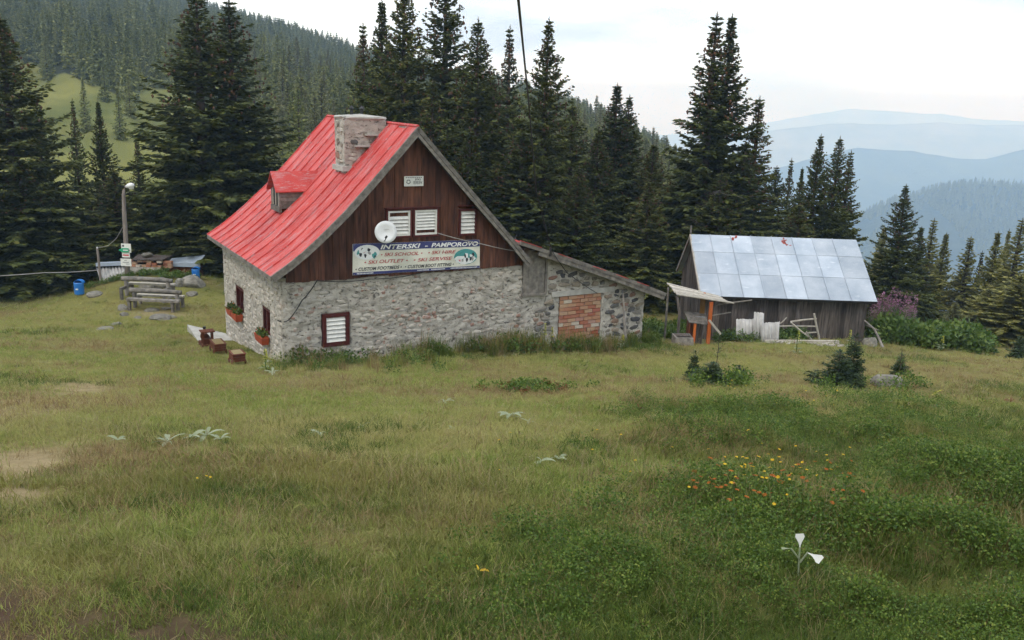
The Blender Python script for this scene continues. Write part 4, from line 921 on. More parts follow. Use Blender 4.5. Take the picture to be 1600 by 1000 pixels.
sg = hut_thing('name_sign', 3.685, -.1, WT+2.41, 'small white enamel hut name sign high on the brown gable', 'sign')
MB().box(-.285, .285, 0, .02, 0, .27).build('plate', MT['sign_white'], sg)
for body, u0, u1, z0, h in (('ХИЖА', .02, .2, .15, .06), ('ПЕРЕЛИК', -.02, .25, .055, .075)): fit_text(body, u0, u1, z0, h, lambda u, v: (u, -.004, v), MT['txt_black'], sg, .1, .02)
for k in range(9): MB().box(-.24+.055*k, -.205+.055*k, -.004, -.001, .225, .243).build('small_print', MT['txt_black'], sg)
mb = MB()
for k in range(10):
    t, t2 = 2*math.pi*k/10, 2*math.pi*(k+1)/10; r1, r2 = (.065, .042) if k % 2 else (.058, .04); mb.add([(-.16+r1*math.cos(t), -.004, .12+r1*math.sin(t)), (-.16+r1*math.cos(t2), -.004, .12+r1*math.sin(t2)), (-.16+r2*math.cos(t2), -.004, .12+r2*math.sin(t2)), (-.16+r2*math.cos(t), -.004, .12+r2*math.sin(t))], [(0, 1, 2, 3)])
mb.build('emblem', MT['txt_black'], sg)

ds = hut_thing('satellite_dish', 2.78, -.09, WT+1.22, 'round white satellite dish in front of the left gable shutter', 'satellite dish')
mb = MB(); mb.lathe([(0.001, 0), (.12, .008), (.22, .03), (.30, .06), (.30, .07), (.2, .035), (.001, .012)], 28); dsh = mb.build('reflector', MT['dish'], ds, True, loc=(0, -.2, 0), rot=(math.radians(76), 0, math.radians(-14)))
MB().tube([(-.07, -.24, -.24), (-.10, -.44, -.16), (-.13, -.55, -.08)], .012, 6).build('feed_arm', MT['dark_metal'], ds); MB().tube([(-.13, -.53, -.09), (-.135, -.6, -.045)], .03, 8).build('receiver', MT['dark_metal'], ds)
MB().tube([(0, -.2, 0), (0, 0, -.05)], .03, 6).build('bracket', MT['dark_metal'], ds)
for k in range(9): MB().box(-.06+.018*k, -.047+.018*k, .082-.02, .0845-.02, .09-.02, .105-.02).build('lettering', MT['sign_grey'], ds, loc=(-.01, -.32, 0))

# cables on and over the hut
def cable(name, pts, r, mat, label, sag=0, n=14):
    P = []
    for i in range(len(pts)-1):
        a, b = np.array(pts[i], float), np.array(pts[i+1], float)
        for k in range(n): t = k/n; q = a+(b-a)*t; q[2] -= sag*4*t*(1-t); P.append(q)
    P.append(np.array(pts[-1], float)); o0 = P[0].copy()
    return tag(MB().tube([p-o0 for p in P], r, 6).build(name, MT[mat], None, loc=o0), label, 'cable')
cable('wall_cable', [hw(4.4, -.12, WT+1.1), hw(5.8, -.16, WT+.72), hw(7.1, -.14, WT+.42)], .012, 'pale_cable', 'thin pale cable strung from the middle shutter to the roof edge', .02)
cable('wall_cable', [hw(.95, -.08, WT+.02), hw(.5, -.12, WT-.5), hw(.12, -.12, WT-1.0), hw(-.06, .2, WT-1.05)], .014, 'cable', 'dark cable sagging across the front wall corner under the left eave', .04)
cable('wall_cable', [hw(.95, -.1, WT+.0), hw(2.4, -.13, WT-.06), hw(4.0, -.13, WT+.02)], .012, 'cable', 'dark cable along the top edge of the front stone wall', .05)
p0 = hw(8.02, -.4, anx_z(8.02)+.12)
cable('overhead_cable', [p0, at(838, 300, 24), at(826, 160, 17), at(816, 60, 11), at(809, -10, 8), at(800, -140, 4.5)], .013, 'cable', 'black overhead cable hanging across the sky to the lean-to', 0)
cable('lean_to_cable', [hw(8.05, -.42, anx_z(8.0)+.05), hw(8.7, -.3, 1.9), hw(10.0, -.12, 1.12)], .012, 'cable', 'black cable dropping from the lean-to roof edge to the bricked doorway', .02)

# flower boxes, planter train, terrace
def leaf_clump(mb, c, R, H, n, seed, ll=.08, lw=.03):
    r = random.Random(seed)
    for _ in range(n):
        a = r.uniform(0, 6.3); q = math.sqrt(r.random()); p = np.array([c[0]+R[0]*q*math.cos(a), c[1]+R[1]*q*math.sin(a), c[2]+H*r.random()*(1-.4*q)])
        d = np.array([r.gauss(0, 1), r.gauss(0, 1), r.gauss(.4, .7)]); d /= np.linalg.norm(d); s = np.cross(d, [r.gauss(0, 1), r.gauss(0, 1), r.gauss(0, 1)]); s /= np.linalg.norm(s)+1e-6
        l = ll*r.uniform(.6, 1.3); mb.add([p, p+d*l*.5+s*lw, p+d*l, p+d*l*.5-s*lw], [(0, 1, 2, 3)])
    return mb
for i, (y, ln, lab) in enumerate(((4.95, .55, 'far flower box under the rear side window, farther of its pair'), (4.3, .6, 'terracotta flower box under the rear side window, nearer of its pair'), (1.55, .75, 'terracotta flower box under the front side window'))):
    fb = hut_thing('flower_box', -.14, y, .22, lab, 'flower box', 'flower boxes on the side wall')
    MB().hexa([(-.09, -ln/2+.03, 0), (.09, -ln/2+.03, 0), (.09, ln/2-.03, 0), (-.09, ln/2-.03, 0), (-.12, -ln/2, .2), (.11, -ln/2, .2), (.11, ln/2, .2), (-.12, ln/2, .2)]).build('trough', MT['terracotta'], fb)
    leaf_clump(MB(), (0, 0, .19), (.12, ln*.45), .2, 130, i, .1, .03).build('leaves', MT['herb'], fb)['kind'] = 'stuff'
    leaf_clump(MB(), (0, 0, .28), (.13, ln*.42), .12, 14, i+9, .05, .025).build('blossoms', MT['orange_petal'], fb)['kind'] = 'stuff'
def house_ground(x, y): q = hw(x, y, 0); return gz(q[0], q[1])-HA[2]
def to_hut(p): q = np.array(p)-HA; return float(q@HD), float(q@HN)
s1, s2 = to_hut(gp(293, 518)), to_hut(gp(322, 541)); sz = house_ground((s1[0]+s2[0])/2*.6, (s1[1]+s2[1])/2)+.05; PAV = [s1, s2, (-.02, 3.9), (-.02, 6.45)]
pav = MB().hexa([(u, v, sz-.5) for u, v in PAV]+[(u, v, sz) for u, v in PAV]).build('paving', MT['concrete'], None, loc=HA, rot=(0, 0, TH)); pav['kind'] = 'structure'
def planter_box(root, x0, x1, y0, y1, z0, rows, mat):
    for k in range(rows):
        z = z0+.015+k*.105
        for nm, b in (('slat', (x0, x1, y0, y0+.03)), ('slat', (x0, x1, y1-.03, y1)), ('slat', (x0, x0+.03, y0+.031, y1-.031)), ('slat', (x1-.03, x1, y0+.031, y1-.031))): MB().box(b[0], b[1], b[2], b[3], z, z+.085).build(nm, mat, root)
    MB().box(x0+.035, x1-.035, y0+.035, y1-.035, z0, z0+rows*.105-.03).build('soil', MT['soil'], root)
    MB().box(x0-.03, x1+.03, y0-.03, y1+.03, z0+rows*.105, z0+rows*.105+.03).build('rim', mat, root); MB().box(x0+.05, x1-.05, y0+.05, y1-.05, z0+rows*.105+.031, z0+rows*.105+.036).build('planting_bed', MT['dry'], root)
def wheels(root, xs, ys, r):
    for x in xs:
        for y in ys: MB().tube([(x, y-.02, r), (x, y+.02, r)], r, 12).build('wheel', MT['rust_wood'], root)
def on_grass(name, px, py, label, cat, group=None):
    p = gp(px, py); o = empty(name, (p[0], p[1], gz(p[0], p[1])), TH+math.pi/2, label, cat, group); o.scale = (.62, .62, .62); return o
lo = on_grass('planter_locomotive', 323, 541, 'wooden toy locomotive planter with chimney standing at the paving edge', 'planter')
MB().box(-.5, .5, -.24, .24, .14, .2).build('chassis', MT['rust_wood'], lo); MB().tube([(.05, 0, .4), (.5, 0, .4)], .19, 14).build('boiler', MT['rust_wood'], lo, True)
MB().tube([(.35, 0, .55), (.35, 0, .78), (.35, 0, .8), (.35, 0, .9)], [.05, .05, .075, .08], 10).build('smokestack', MT['dark_metal'], lo)
for s in (-1, 1):
    for x in (-.45, -.1): MB().box(x, x+.06, s*.22-.03, s*.22+.03, .2, .8).build('cab_post', MT['rust_wood'], lo)
MB().box(-.52, .04, -.32, .32, .8, .85).build('cab_roof', MT['rust_wood'], lo); MB().box(-.4, -.1, -.2, .2, .2, .45).build('cab', MT['rust_wood'], lo); wheels(lo, (-.32, 0, .32), (-.27, .27), .13)
MB().tube([(.6, -.3, .02), (.75, 0, .02), (.6, .3, .02)], .02, 6).build('bumper', MT['pale_wood'], lo)
for y, lab in ((2.95, 'slatted wooden wagon planter behind the toy locomotive'), (1.3, 'slatted wooden wagon planter standing alone by the hut corner')):
    wg = on_grass('planter_wagon', *((341, 550) if y > 2 else (371, 568)), lab, 'planter', 'wooden wagon planters')
    L_ = .5 if y > 2 else .36; planter_box(wg, -L_, L_, -.25, .25, .16, 3, MT['rust_wood']); wheels(wg, (-L_+.14, L_-.14), (-.28, .28), .11)
pl_ = hut_thing('leaning_pole', 10.95, -.25, house_ground(10.95, -.25)-.05, 'grey pole leaning against the lean-to wall right of the bricks', 'pole')
MB().tube([(-.02, -.35, 0), (.0, -.12, .9), (.05, .1, 1.75)], [.055, .045, .03], 7).build('shaft', MT['grey_wood'], pl_)

# ------------------------------------------------------------------ the shed
SX0, SX1, SYF, SYB, SZ = 6.88, 12.78, 32.0, 36.4, -8.40
shed = empty('shed', (SX0, SYF, SZ), 0, 'weathered grey plank shed with zinc sheet roof', 'shed')
SL, SD_, SE, SR = SX1-SX0, SYB-SYF, 1.72, 3.42                # length, depth, eave and ridge heights
def shed_roof_z(y): return SE+(SR-SE)*(1-abs(y-SD_/2)/(SD_/2))
x = 0
while x < SL-.05:
    wd = random.uniform(.15, .27); x1 = min(x+wd, SL); MB().box(x+.003, x1-.006, -.03+random.uniform(-.012, .012), .02, -.5+random.uniform(0, .12), SE-.02).build('plank', MT['shed_wood'], shed); x = x1
y = .03
while y < SD_-.05:
    wd = random.uniform(.16, .28); y1 = min(y+wd, SD_); o_ = random.uniform(-.012, .012); zb = -.5+random.uniform(0, .1)
    t0, t1 = shed_roof_z(y)-.08, shed_roof_z(y1)-.08
    MB().hexa([(-.03+o_, y+.004, zb), (.02, y+.004, zb), (.02, y1-.005, zb), (-.03+o_, y1-.005, zb), (-.03+o_, y+.004, t0), (.02, y+.004, t0), (.02, y1-.005, t1), (-.03+o_, y1-.005, t1)]).build('plank', MT['shed_wood'], shed)
    y = y1
MB().box(.03, SL-.03, .04, SD_, -.5, SE-.1).build('inner_wall', MT['dark_inside'], shed)
MB().box(SL-.02, SL+.02, .04, SD_, -.5, SE).build('end_wall', MT['shed_wood'], shed)
Fr = np.array([SL*0, -.32, SE-.2]); slope = np.array([0, SD_/2+.32, SR-SE+.2])    # front slope from eave to ridge
sn = np.cross([1, 0, 0], slope); sn /= np.linalg.norm(sn)
def slope_pt(u, v, o=0): return np.array([0, -.32, SE-.13])+np.array([u, 0, 0])+slope*v*np.array([1, 1, (SR-SE+.13)/(SR-SE+.2)])+sn*o
def skew(u, v): return (-.18+u*(SL+.42)) + (-.12*v if u < .5 else -.14*v)*(1 if True else 0)
rf = MB().hexa([slope_pt(-.15, 0, -.06), slope_pt(SL+.2, 0, -.06), slope_pt(SL+.1, 1, -.06), slope_pt(-.22, 1, -.06), slope_pt(-.15, 0, -.01), slope_pt(SL+.2, 0, -.01), slope_pt(SL+.1, 1, -.01), slope_pt(-.22, 1, -.01)]).build('roof', MT['shed_wood'], shed)
VR = [0, .37, .72, 1.0]; NC = 8; UE = [-.17]+[.58+.77*k for k in range(NC-1)]+[SL+.22]
for i in range(NC):
    for j in range(3):
        u0, u1, v0, v1 = UE[i], UE[i+1], VR[j]-(.012 if j else 0), VR[j+1]; sh = -.09
        c = []
        lift = .012 if j else 0; t_ = random.uniform(-.006, .006)
        for o in (.0, .014):
            for (u, v) in ((u0+.003, v0), (u1-.003, v0), (u1-.003, v1), (u0+.003, v1)): c.append(slope_pt(u+sh*v, v, o+(lift if v == v0 else .002)+t_*(u-u0)))
        MB().hexa(c).build('roof_sheet', MT['zinc'], rf)
    if i: MB().bar(slope_pt(UE[i], 0, .03), slope_pt(UE[i]+sh, 1, .03), .022, .035, tuple(sn)).build('seam', MT['zinc'], rf)
rust = simple('rust_patch', (.25, .05, .04), (.36, .1, .08), 9, .9, var=.2)
for u, v, n in ((1.45, .97, 4), (3.25, .93, 5), (3.38, .86, 4), (3.3, .97, 4)):
    for k in range(n):
        uu, vv = u+random.uniform(-.12, .12), v+random.uniform(-.04, .02); mb = MB(); mb.v.append(tuple(slope_pt(uu, vv, .0215)))
        for q in range(7): t = q*.9; rr_ = random.uniform(.02, .07); mb.v.append(tuple(slope_pt(uu+rr_*math.cos(t), vv+rr_*math.sin(t)/2.6, .0215)))
        mb.f += [(0, 1+q, 1+(q+1) % 7) for q in range(7)]; mb.build('rust_spot', rust, rf)
B0 = np.array([0, SD_+.3, SE-.13]); bs_ = np.array([0, -(SD_/2+.3), SR-SE+.13])
MB().hexa([B0+(-.15, 0, -.04), B0+(SL+.2, 0, -.04), B0+bs_+(SL+.1, 0, -.04), B0+bs_+(-.2, 0, -.04), B0+(-.15, 0, .0), B0+(SL+.2, 0, 0), B0+bs_+(SL+.1, 0, 0), B0+bs_+(-.2, 0, 0)]).build('rear_roof', MT['zinc'], shed)
MB().bar(slope_pt(-.19, -.01, -.03), slope_pt(-.25, 1.0, -.03), .05, .1, tuple(sn)).build('barge_board', MT['pale_wood'], shed)
MB().bar(B0+(-.2, 0, -.05), B0+bs_+(-.24, 0, -.05), .05, .12).build('barge_board', MT['grey_wood'], shed)
MB().bar((-.22, SD_/2, SR-.35), (-.24, SD_/2, SR+.34), .05, .05, (1, 0, 0)).build('finial_stick', MT['grey_wood'], shed)
MB().bar(slope_pt(-.14, -.004, -.02), slope_pt(SL+.2, -.004, -.02), .03, .08).build('eave_board', MT['dark_inside'], shed)

# ------------------------------------------------------------------ little shelter before the shed
KY = 29.4
def W(px, py, Y): return np.array(at(px, py, Y))
k0 = W(1058, 536, KY); k0[2] = gz(k0[0], k0[1]); kio = empty('notice_shelter', k0, 0, 'small open shelter with plank roof, dark pole and orange post', 'shelter')
def KL(px, py, dy=0): return W(px, py, KY+dy)-k0
roofp = [KL(1057, 461), KL(1142, 474), KL(1122, 463, .95), KL(1042, 443, .95)]
for k in range(6):
    a, b = k/6+.004, (k+1)/6-.004; j0, j1 = random.uniform(-.04, .04), random.uniform(-.08, .10)
    A0 = roofp[0]*(1-a)+roofp[3]*a; A1 = roofp[0]*(1-b)+roofp[3]*b; B0_ = roofp[1]*(1-a)+roofp[2]*a; B1_ = roofp[1]*(1-b)+roofp[2]*b
    d = B0_-A0; A0 = A0+d*j0*.3; A1 = A1+d*j0*.3; B0_ = B0_+d*j1; B1_ = B1_+d*j1; z = np.array([0, 0, .03]); o_ = np.array([0, 0, .006*(k % 2)])
    MB().hexa([A0+o_, B0_+o_, B1_+o_, A1+o_, A0+z+o_, B0_+z+o_, B1_+z+o_, A1+z+o_]).build('roof_plank', MT['pale_wood'], kio)
kb = lambda px, dy: -.4
MB().tube([(0, .02, -.3), (0.01, .02, 1.0), KL(1058, 462, .03)+(0, 0, -.03)], .05, 8).build('pole', MT['shed_wood'], kio)
pt_ = KL(1042, 446, .9); MB().tube([(pt_[0]+.05, .85, -.3), (pt_[0]+.05, .85, pt_[2]-.06)], .04, 7).build('pole', MT['grey_wood'], kio)
x_ = KL(1112, 470)[0]; zt = KL(1112, 471)[2]-.03
MB().box(x_-.05, x_+.06, .0, .1, -.3, zt).build('post', MT['orange_wood'], kio)
MB().box(x_-.26, x_-.095, .5, .53, .62, zt+.05).build('panel', MT['ochre'], kio)
MB().box(x_-.18, x_-.05, .75, .85, -.3, zt+.15).build('post', MT['orange_wood'], kio)
cab = empty('desk_box', (0, 0, 0)); cab.parent = kio
xa, xb, zc = KL(1078, 500)[0], KL(1105, 500)[0], KL(1090, 505)[2]
MB().hexa([(xa-.02, .02, zc-.0), (xb+.06, .02, zc-.06), (xb+.04, .55, zc+.20), (xa-.12, .55, zc+.24), (xa-.02, .02, zc+.03), (xb+.06, .02, zc-.03), (xb+.04, .55, zc+.23), (xa-.12, .55, zc+.27)]).build('lid', MT['grey_wood'], cab)
MB().box(xa+.03, xb-.02, .32, .34, zc+.125, zc+.15).build('lid_batten', MT['zinc'], cab)
MB().box(xa, xa+.04, .05, .5, -.2, zc-.01).build('side_board', MT['rust_wood'], cab); MB().box(xa+.042, xa+.22, .42, .45, -.2, zc+.1).build('side_board', MT['rust_wood'], cab)
MB().box(xa+.16, xa+.24, .05, .1, -.3, zc-.02).build('leg', MT['orange_wood'], cab); MB().box(xa+.25, xb-.02, .46, .49, -.2, zc).build('back_board', MT['shed_wood'], cab)
MB().bar(KL(1108, 500, -.12), KL(1126, 522, -.2), .07, .06).build('brace', MT['pale_wood'], kio)
for pa, pb, dy, r_ in (((1120, 476), (1175, 469), .3, .025), ((1113, 493), (1142, 488), .3, .022)): MB().tube([KL(pa[0], pa[1], dy), KL(pb[0], pb[1], dy+.2)], r_, 6).build('rail', MT['grey_wood'], kio)
g = gp(1066, 540); bx = empty('wooden_trough', (g[0], g[1]+.1, gz(g[0], g[1])), .15, 'worn grey wooden trough on the ground beside the dark shelter pole', 'trough')
MB().hexa([(-.3, -.2, -.1), (.35, -.25, -.1), (.35, .2, -.1), (-.3, .2, -.1), (-.3, -.2, .3), (.3, -.25, .28), (.3, .2, .34), (-.3, .2, .34)]).build('side_board', MT['grey_wood'], bx)
MB().box(-.24, .26, -.205+.01, .16, .342, .346).build('bottom_board', MT['shed_wood'], bx)

def corr(name, x0, x1, h0, h1, base, label, lean=.25, waves=8, mat='corrugated', group=None):
    """a corrugated sheet leaning back"""
    root = empty(name, base, 0, label, 'corrugated sheet', group); mb = MB(); n = waves*8; rows = 3
    for i in range(n+1):
        x = x0+(x1-x0)*i/n; h = h0+(h1-h0)*i/n+.03*vnoise(i*.4, 2.)
        for j in range(rows):
            z = h*j/(rows-1); mb.v.append((x, z*lean+.028*math.cos(i/8*2*math.pi), z-.06))
    for i in range(n):
        for j in range(rows-1): mb.f.append((i*rows+j, (i+1)*rows+j, (i+1)*rows+j+1, i*rows+j+1))
    o = mb.build('sheet', MT[mat], root, True); o.modifiers.new('thickness', 'SOLIDIFY').thickness = .008; return root
g = gp(1140, 528); corr('corrugated_sheet', -.1, .62, .78, .8, (g[0]-.05, 30.9, gz(g[0], 30.9)), 'low wide white corrugated sheet leaning left against the shed', .3, 6, group='white corrugated sheets')
corr('corrugated_sheet', 0, .36, 1.05, 1.02, (g[0]+.42, 30.75, gz(g[0]+.4, 30.75)), 'tallest narrow white corrugated sheet in the leaning stack', .26, 3, group='white corrugated sheets')
corr('corrugated_sheet', 0, .62, .72, .78, (g[0]+.66, 30.6, gz(g[0]+.66, 30.6)), 'white corrugated sheet at the right end of the leaning stack', .24, 5, group='white corrugated sheets')

# broken pole frame, ground beam, bits of wood
FY = 31.0; f0 = W(1276, 533, FY); f0[2] = gz(f0[0], f0[1]); fr = empty('pole_frame', f0, 0, 'collapsed frame of bleached poles lying against the shed wall', 'pole frame')
def FL(px, py, dy=0): return W(px, py, FY+dy)-f0
for a, b, r_, dy in (((1272, 490), (1281, 532), .04, 0), ((1235, 503), (1276, 498), .035, .05), ((1236, 504), (1268, 530), .03, -.08), ((1190, 511), (1277, 510), .032, .15), ((1257, 521), (1277, 519), .028, .06), ((1186, 510), (1220, 505), .026, .2), ((1220, 505), (1229, 496), .022, .2), ((1184, 496), (1185, 510), .03, .25), ((1260, 518), (1268, 531), .022, -.15)):
    A_, B_ = FL(a[0], a[1], dy), FL(b[0], b[1], dy+.05); MB().tube([A_, (A_+B_)/2+np.array([0, 0, random.uniform(-.03, .03)]), B_], [r_, r_*.95, r_*.8], 7).build('pole', MT['pale_wood'], fr)
bm0 = W(1195, 527, 30.6); bm1 = W(1310, 540, 30.2); bm0[2] = gz(bm0[0], bm0[1])+.06; bm1[2] = gz(bm1[0], bm1[1])+.06
tag(MB().bar((0, 0, 0), bm1-bm0, .12, .11).build('ground_beam', MT['pale_wood'], None, loc=bm0), 'long pale squared beam lying on the grass before the shed', 'beam')
for i in range(26):
    t = random.random(); p = bm0*(1-t)+bm1*t+np.array([random.uniform(-.2, .2), -random.uniform(.12, .55), 0]); p[2] = gz(p[0], p[1])+.02
    o = link('wood_chunk', bm_ if False else MB().box(-.5, .5, -.5, .5, -.5, .5).mesh('wood_chunk'), MT['pale_wood'], None, p, (0, random.uniform(-.2, .2), random.uniform(-1, 1)), (random.uniform(.08, .3), .06, .05)); tag(o, 'broken piece of pale wood scattered along the ground beam', 'wood', 'wood scraps along the beam')
# heap at the right end of the shed
h0 = W(1366, 545, 31.6); h0[2] = gz(h0[0], h0[1]); hp = empty('leaning_poles', h0, 0, 'two grey poles propped against the right end of the shed', 'poles')
MB().tube([W(1350, 500, 32.0)-h0, W(1366, 514, 31.7)-h0, W(1374, 530, 31.4)-h0, W(1382, 549, 31.0)-h0], [.03, .035, .045, .05], 7).build('pole', MT['grey_wood'], hp); MB().tube([W(1352, 508, 32.1)-h0, W(1372, 516, 31.8)-h0], .025, 6).build('pole', MT['grey_wood'], hp)
def rock_mesh(seed, n=2, ax=(1, 1, 1), flat=.3, cuts=7):
    import bmesh
    bm = bmesh.new(); bmesh.ops.create_icosphere(bm, subdivisions=n+1, radius=1); r = random.Random(seed)
    planes = [(Vector((r.gauss(0, 1), r.gauss(0, 1), r.gauss(.3, .8))).normalized(), r.uniform(.62, .9)) for _ in range(cuts)]
    for v in bm.verts:
        p = v.co.copy()
        for nr, d in planes:
            e = p.dot(nr)-d
            if e > 0: p -= nr*e*.9
        p *= 1+.1*(float(vnoise(p.x*3+seed, p.y*3+p.z*2, seed))-.5); v.co = Vector((p.x*ax[0], p.y*ax[1], p.z*ax[2]))
    me = bpy.data.meshes.new('rock'); bm.to_mesh(me); bm.free(); return me
def rock(px, py, wpx, hpx, label, seed, name='rock', group=None, Y=None, mat='rock', depth=1.0):
    p = gp(px, py) if Y is None else W(px, py, Y); sc_ = p[1]/FPX; o = link(name, rock_mesh(seed), MT[mat], None, (p[0], p[1]+.1, gz(p[0], p[1]+.1)+hpx*sc_*.1), (0, 0, random.uniform(0, 6)), (wpx*sc_*.56, wpx*sc_*.5*depth, hpx*sc_*.85))
    return tag(o, label, 'rock', group)
rock(1390, 604, 50, 22, 'pale rounded boulder beside the young spruce on the meadow', 3, 'boulder')
rock(1360, 540, 24, 16, 'pale stone below the poles at the right shed end', 5, group=None, Y=31.3); 
for i, (px, py, w_, h_, lab) in enumerate(((300, 446, 38, 17, 'big split grey rock right of the barbecue on the knoll'), (283, 447, 22, 14, 'grey rock leaning at the left of the big split rock'), (252, 447, 34, 16, 'grey rock behind the benches, below the barbecue wall'), (228, 450, 24, 12, 'smaller grey rock behind the left end of the benches'),
        (298, 462, 20, 6, 'flat pale rock right of the benches'), (250, 499, 34, 8, 'flat split slab in the bare ground before the benches'), (264, 497, 22, 6, 'flat stone touching the split slab before the benches'), (190, 485, 16, 10, 'rough stone at the left foot of the benches'),
        (192, 494, 14, 6, 'low stone just below the left foot of the benches'), (213, 498, 12, 4, 'small low stone before the bench posts'), (146, 463, 26, 9, 'mossy stone beside the blue bin'), (162, 515, 24, 5, 'flat grey stone in the mown grass'), (180, 508, 20, 4, 'flat low stone up-slope of the flat grey one'), (235, 487, 24, 5, 'stone under the front plank of the near bench'), (258, 484, 16, 4, 'small stone beneath the right part of the near bench'))):
    rock(px, py, w_, h_, lab, 20+i, group='stones around the benches')

# ------------------------------------------------------------------ benches, bins, lamp, barbecue
def bench(px, py, Y, wpx, label, rows):
    p = W(px, py, Y); p[2] = gz(p[0], p[1]); sc_ = Y/FPX; L = wpx*sc_; b = empty('log_bench', p, -.06, label, 'bench', 'log benches')
    for s in (-1, 1):
        MB().tube([(s*L*.42, 0, -.25), (s*L*.42, 0, .62)], .085, 8).build('post', MT['grey_wood'], b)
        MB().bar((s*L*.42, -.5, .36), (s*L*.42, .5, .36), .1, .1).build('cross_beam', MT['grey_wood'], b); MB().box(s*L*.42-.05, s*L*.42+.05, -.5, -.38, -.25, .31).build('leg', MT['grey_wood'], b); MB().box(s*L*.42-.05, s*L*.42+.05, .38, .5, -.25, .31).build('leg', MT['grey_wood'], b)
    MB().tube([(-L*.5, 0, .68), (0, .02, .70), (L*.5, 0, .67)], [.10, .095, .09], 9).build('backrest', MT['grey_wood'], b, True)
    MB().bar((-L*.46, .36, .43), (L*.47, .36, .44), .24, .07).build('seat', MT['pale_wood'], b)
    if rows > 1: MB().bar((-L*.46, -.4, .43), (L*.55, -.4, .43), .26, .08).build('seat', MT['grey_wood'], b)
bench(245, 487, 33.6, 84, 'nearer log bench with two seat planks, in front of its twin', 2); bench(232, 475, 34.9, 82, 'farther log bench half hidden behind the nearer one', 1)
def bin_(px, py, Y, hpx, label):
    p = W(px, py, Y); p[2] = gz(p[0], p[1]); h = hpx*Y/FPX; r_ = h*.30; b = empty('waste_bin', p, 0, label, 'bin', 'blue waste bins')
    MB().lathe([(0.001, .08*h), (r_*.9, .08*h), (r_, .14*h), (r_, .82*h), (r_*.9, .86*h)], 14).build('bin_body', MT['blue_paint'], b); n = 9
    mb = MB()
    for k in range(n+1):
        t = math.pi*k/n; mb.v += [(r_*math.cos(t), -r_*.3, .8*h+r_*.75*math.sin(t)), (r_*math.cos(t), r_*.9, .8*h+r_*.75*math.sin(t))]
    for k in range(n): mb.f.append((2*k, 2*k+1, 2*k+3, 2*k+2))
    mb.f.append(tuple(2*k+1 for k in range(n+1))); o = mb.build('hood', MT['blue_paint'], b); o.modifiers.new('thickness', 'SOLIDIFY').thickness = .012
    MB().box(-.03, .03, r_, r_+.05, -.3, .9*h).build('stand', MT['pole_metal'], b); MB().box(-.05, .05, -r_-.006, -r_+.01, .42*h, .5*h).build('label_plate', MT['sign_white'], b)
bin_(125, 468, 35.6, 25, 'bright blue waste bin standing free at the forest edge'); 
p = W(306, 431, 37.6); gzz = gz(p[0], p[1]); bin_(306, 431, 37.6, 20, 'blue waste bin half hidden behind the bramble by the big rock')

LY = 37.0; l0 = W(200, 447, LY); l0[2] = gz(l0[0], l0[1])-.05; lamp = empty('street_lamp', l0, 0, 'tall leaning lamp post with curved arm and signboards', 'street lamp')
def LL(px, py, dy=0): return W(px, py, LY+dy)-l0
b0 = np.array([.0, 0, -.4]); P_ = [b0, LL(198, 400), LL(194, 330), LL(193, 305), LL(193.5, 297), LL(196, 292), LL(200, 289.5)]
MB().tube(P_, [.11, .1, .085, .07, .055, .05, .045], 10).build('pole', MT['pole_metal'], lamp, True)
A_, B_ = LL(197, 291.5), LL(209, 289); hd = MB().tube([A_, A_*.7+B_*.3, A_*.3+B_*.7, B_], [.05, .1, .115, .06], 10); hd.build('lamp_head', MT['white_metal'], lamp, True); MB().tube([A_*.6+B_*.4+(0, 0, -.09), A_*.1+B_*.9+(0, 0, -.09)], [.07, .06], 8).build('lens', MT['glass_lamp'], lamp, True)
def board(px0, py0, px1, py1, mat, dy, marks=()):
    a, b = LL(px0, py1, dy), LL(px1, py0, dy); o = MB().box(a[0], b[0], a[1], a[1]+.02, a[2], b[2]).build('sign_board', MT[mat], lamp); wd, hh = b[0]-a[0], b[2]-a[2]
    for u0, u1, v0, v1, m_ in marks: MB().box(a[0]+wd*u0, a[0]+wd*u1, a[1]-.006, a[1]-.002, a[2]+hh*v0, a[2]+hh*v1).build('marking', MT[m_], o)
    return o
board(190, 381, 204, 394.5, 'sign_white', -.13, ((.12, .3, .65, .85, 'txt_black'), (.1, .75, .4, .46, 'sign_grey'), (.75, .92, .2, .34, 'sign_grey')))
a, b = LL(185, 394, -.17), LL(200.5, 388, -.17); zc = (a[2]+b[2])/2; hh = (b[2]-a[2])/2
ar = MB().add([(a[0], a[1], zc), (a[0]+.16, a[1], zc-hh), (b[0], a[1], zc-hh), (b[0], a[1], zc+hh), (a[0]+.16, a[1], zc+hh), (a[0], a[1]+.02, zc), (a[0]+.16, a[1]+.02, zc-hh), (b[0], a[1]+.02, zc-hh), (b[0], a[1]+.02, zc+hh), (a[0]+.16, a[1]+.02, zc+hh)], [(0, 1, 2, 3, 4), (9, 8, 7, 6, 5), (0, 5, 6, 1), (1, 6, 7, 2), (2, 7, 8, 3), (3, 8, 9, 4), (4, 9, 5, 0)]).build('sign_board', MT['sign_green'], lamp)
for q in range(5): MB().box(a[0]+.2+.04*q, a[0]+.23+.04*q, a[1]-.006, a[1]-.002, zc-.02, zc+.03).build('marking', MT['txt_white'], ar)
board(191, 395, 202.5, 402, 'sign_white', -.13, ((.12, .88, .36, .62, 'sign_red'),)); board(189, 404.5, 204.5, 415.5, 'sign_white', -.13, ((.35, .6, .72, .8, 'sign_grey'), (.2, .8, .45, .55, 'sign_grey'), (.5, .85, .25, .33, 'sign_grey')))
s0 = W(156, 415, 38.2); s0[2] = gz(s0[0], s0[1])-.1; st = empty('stake', s0, 0, 'short grey stake carrying the wire left of the lamp post', 'stake'); st1 = W(152, 388, 38.2)
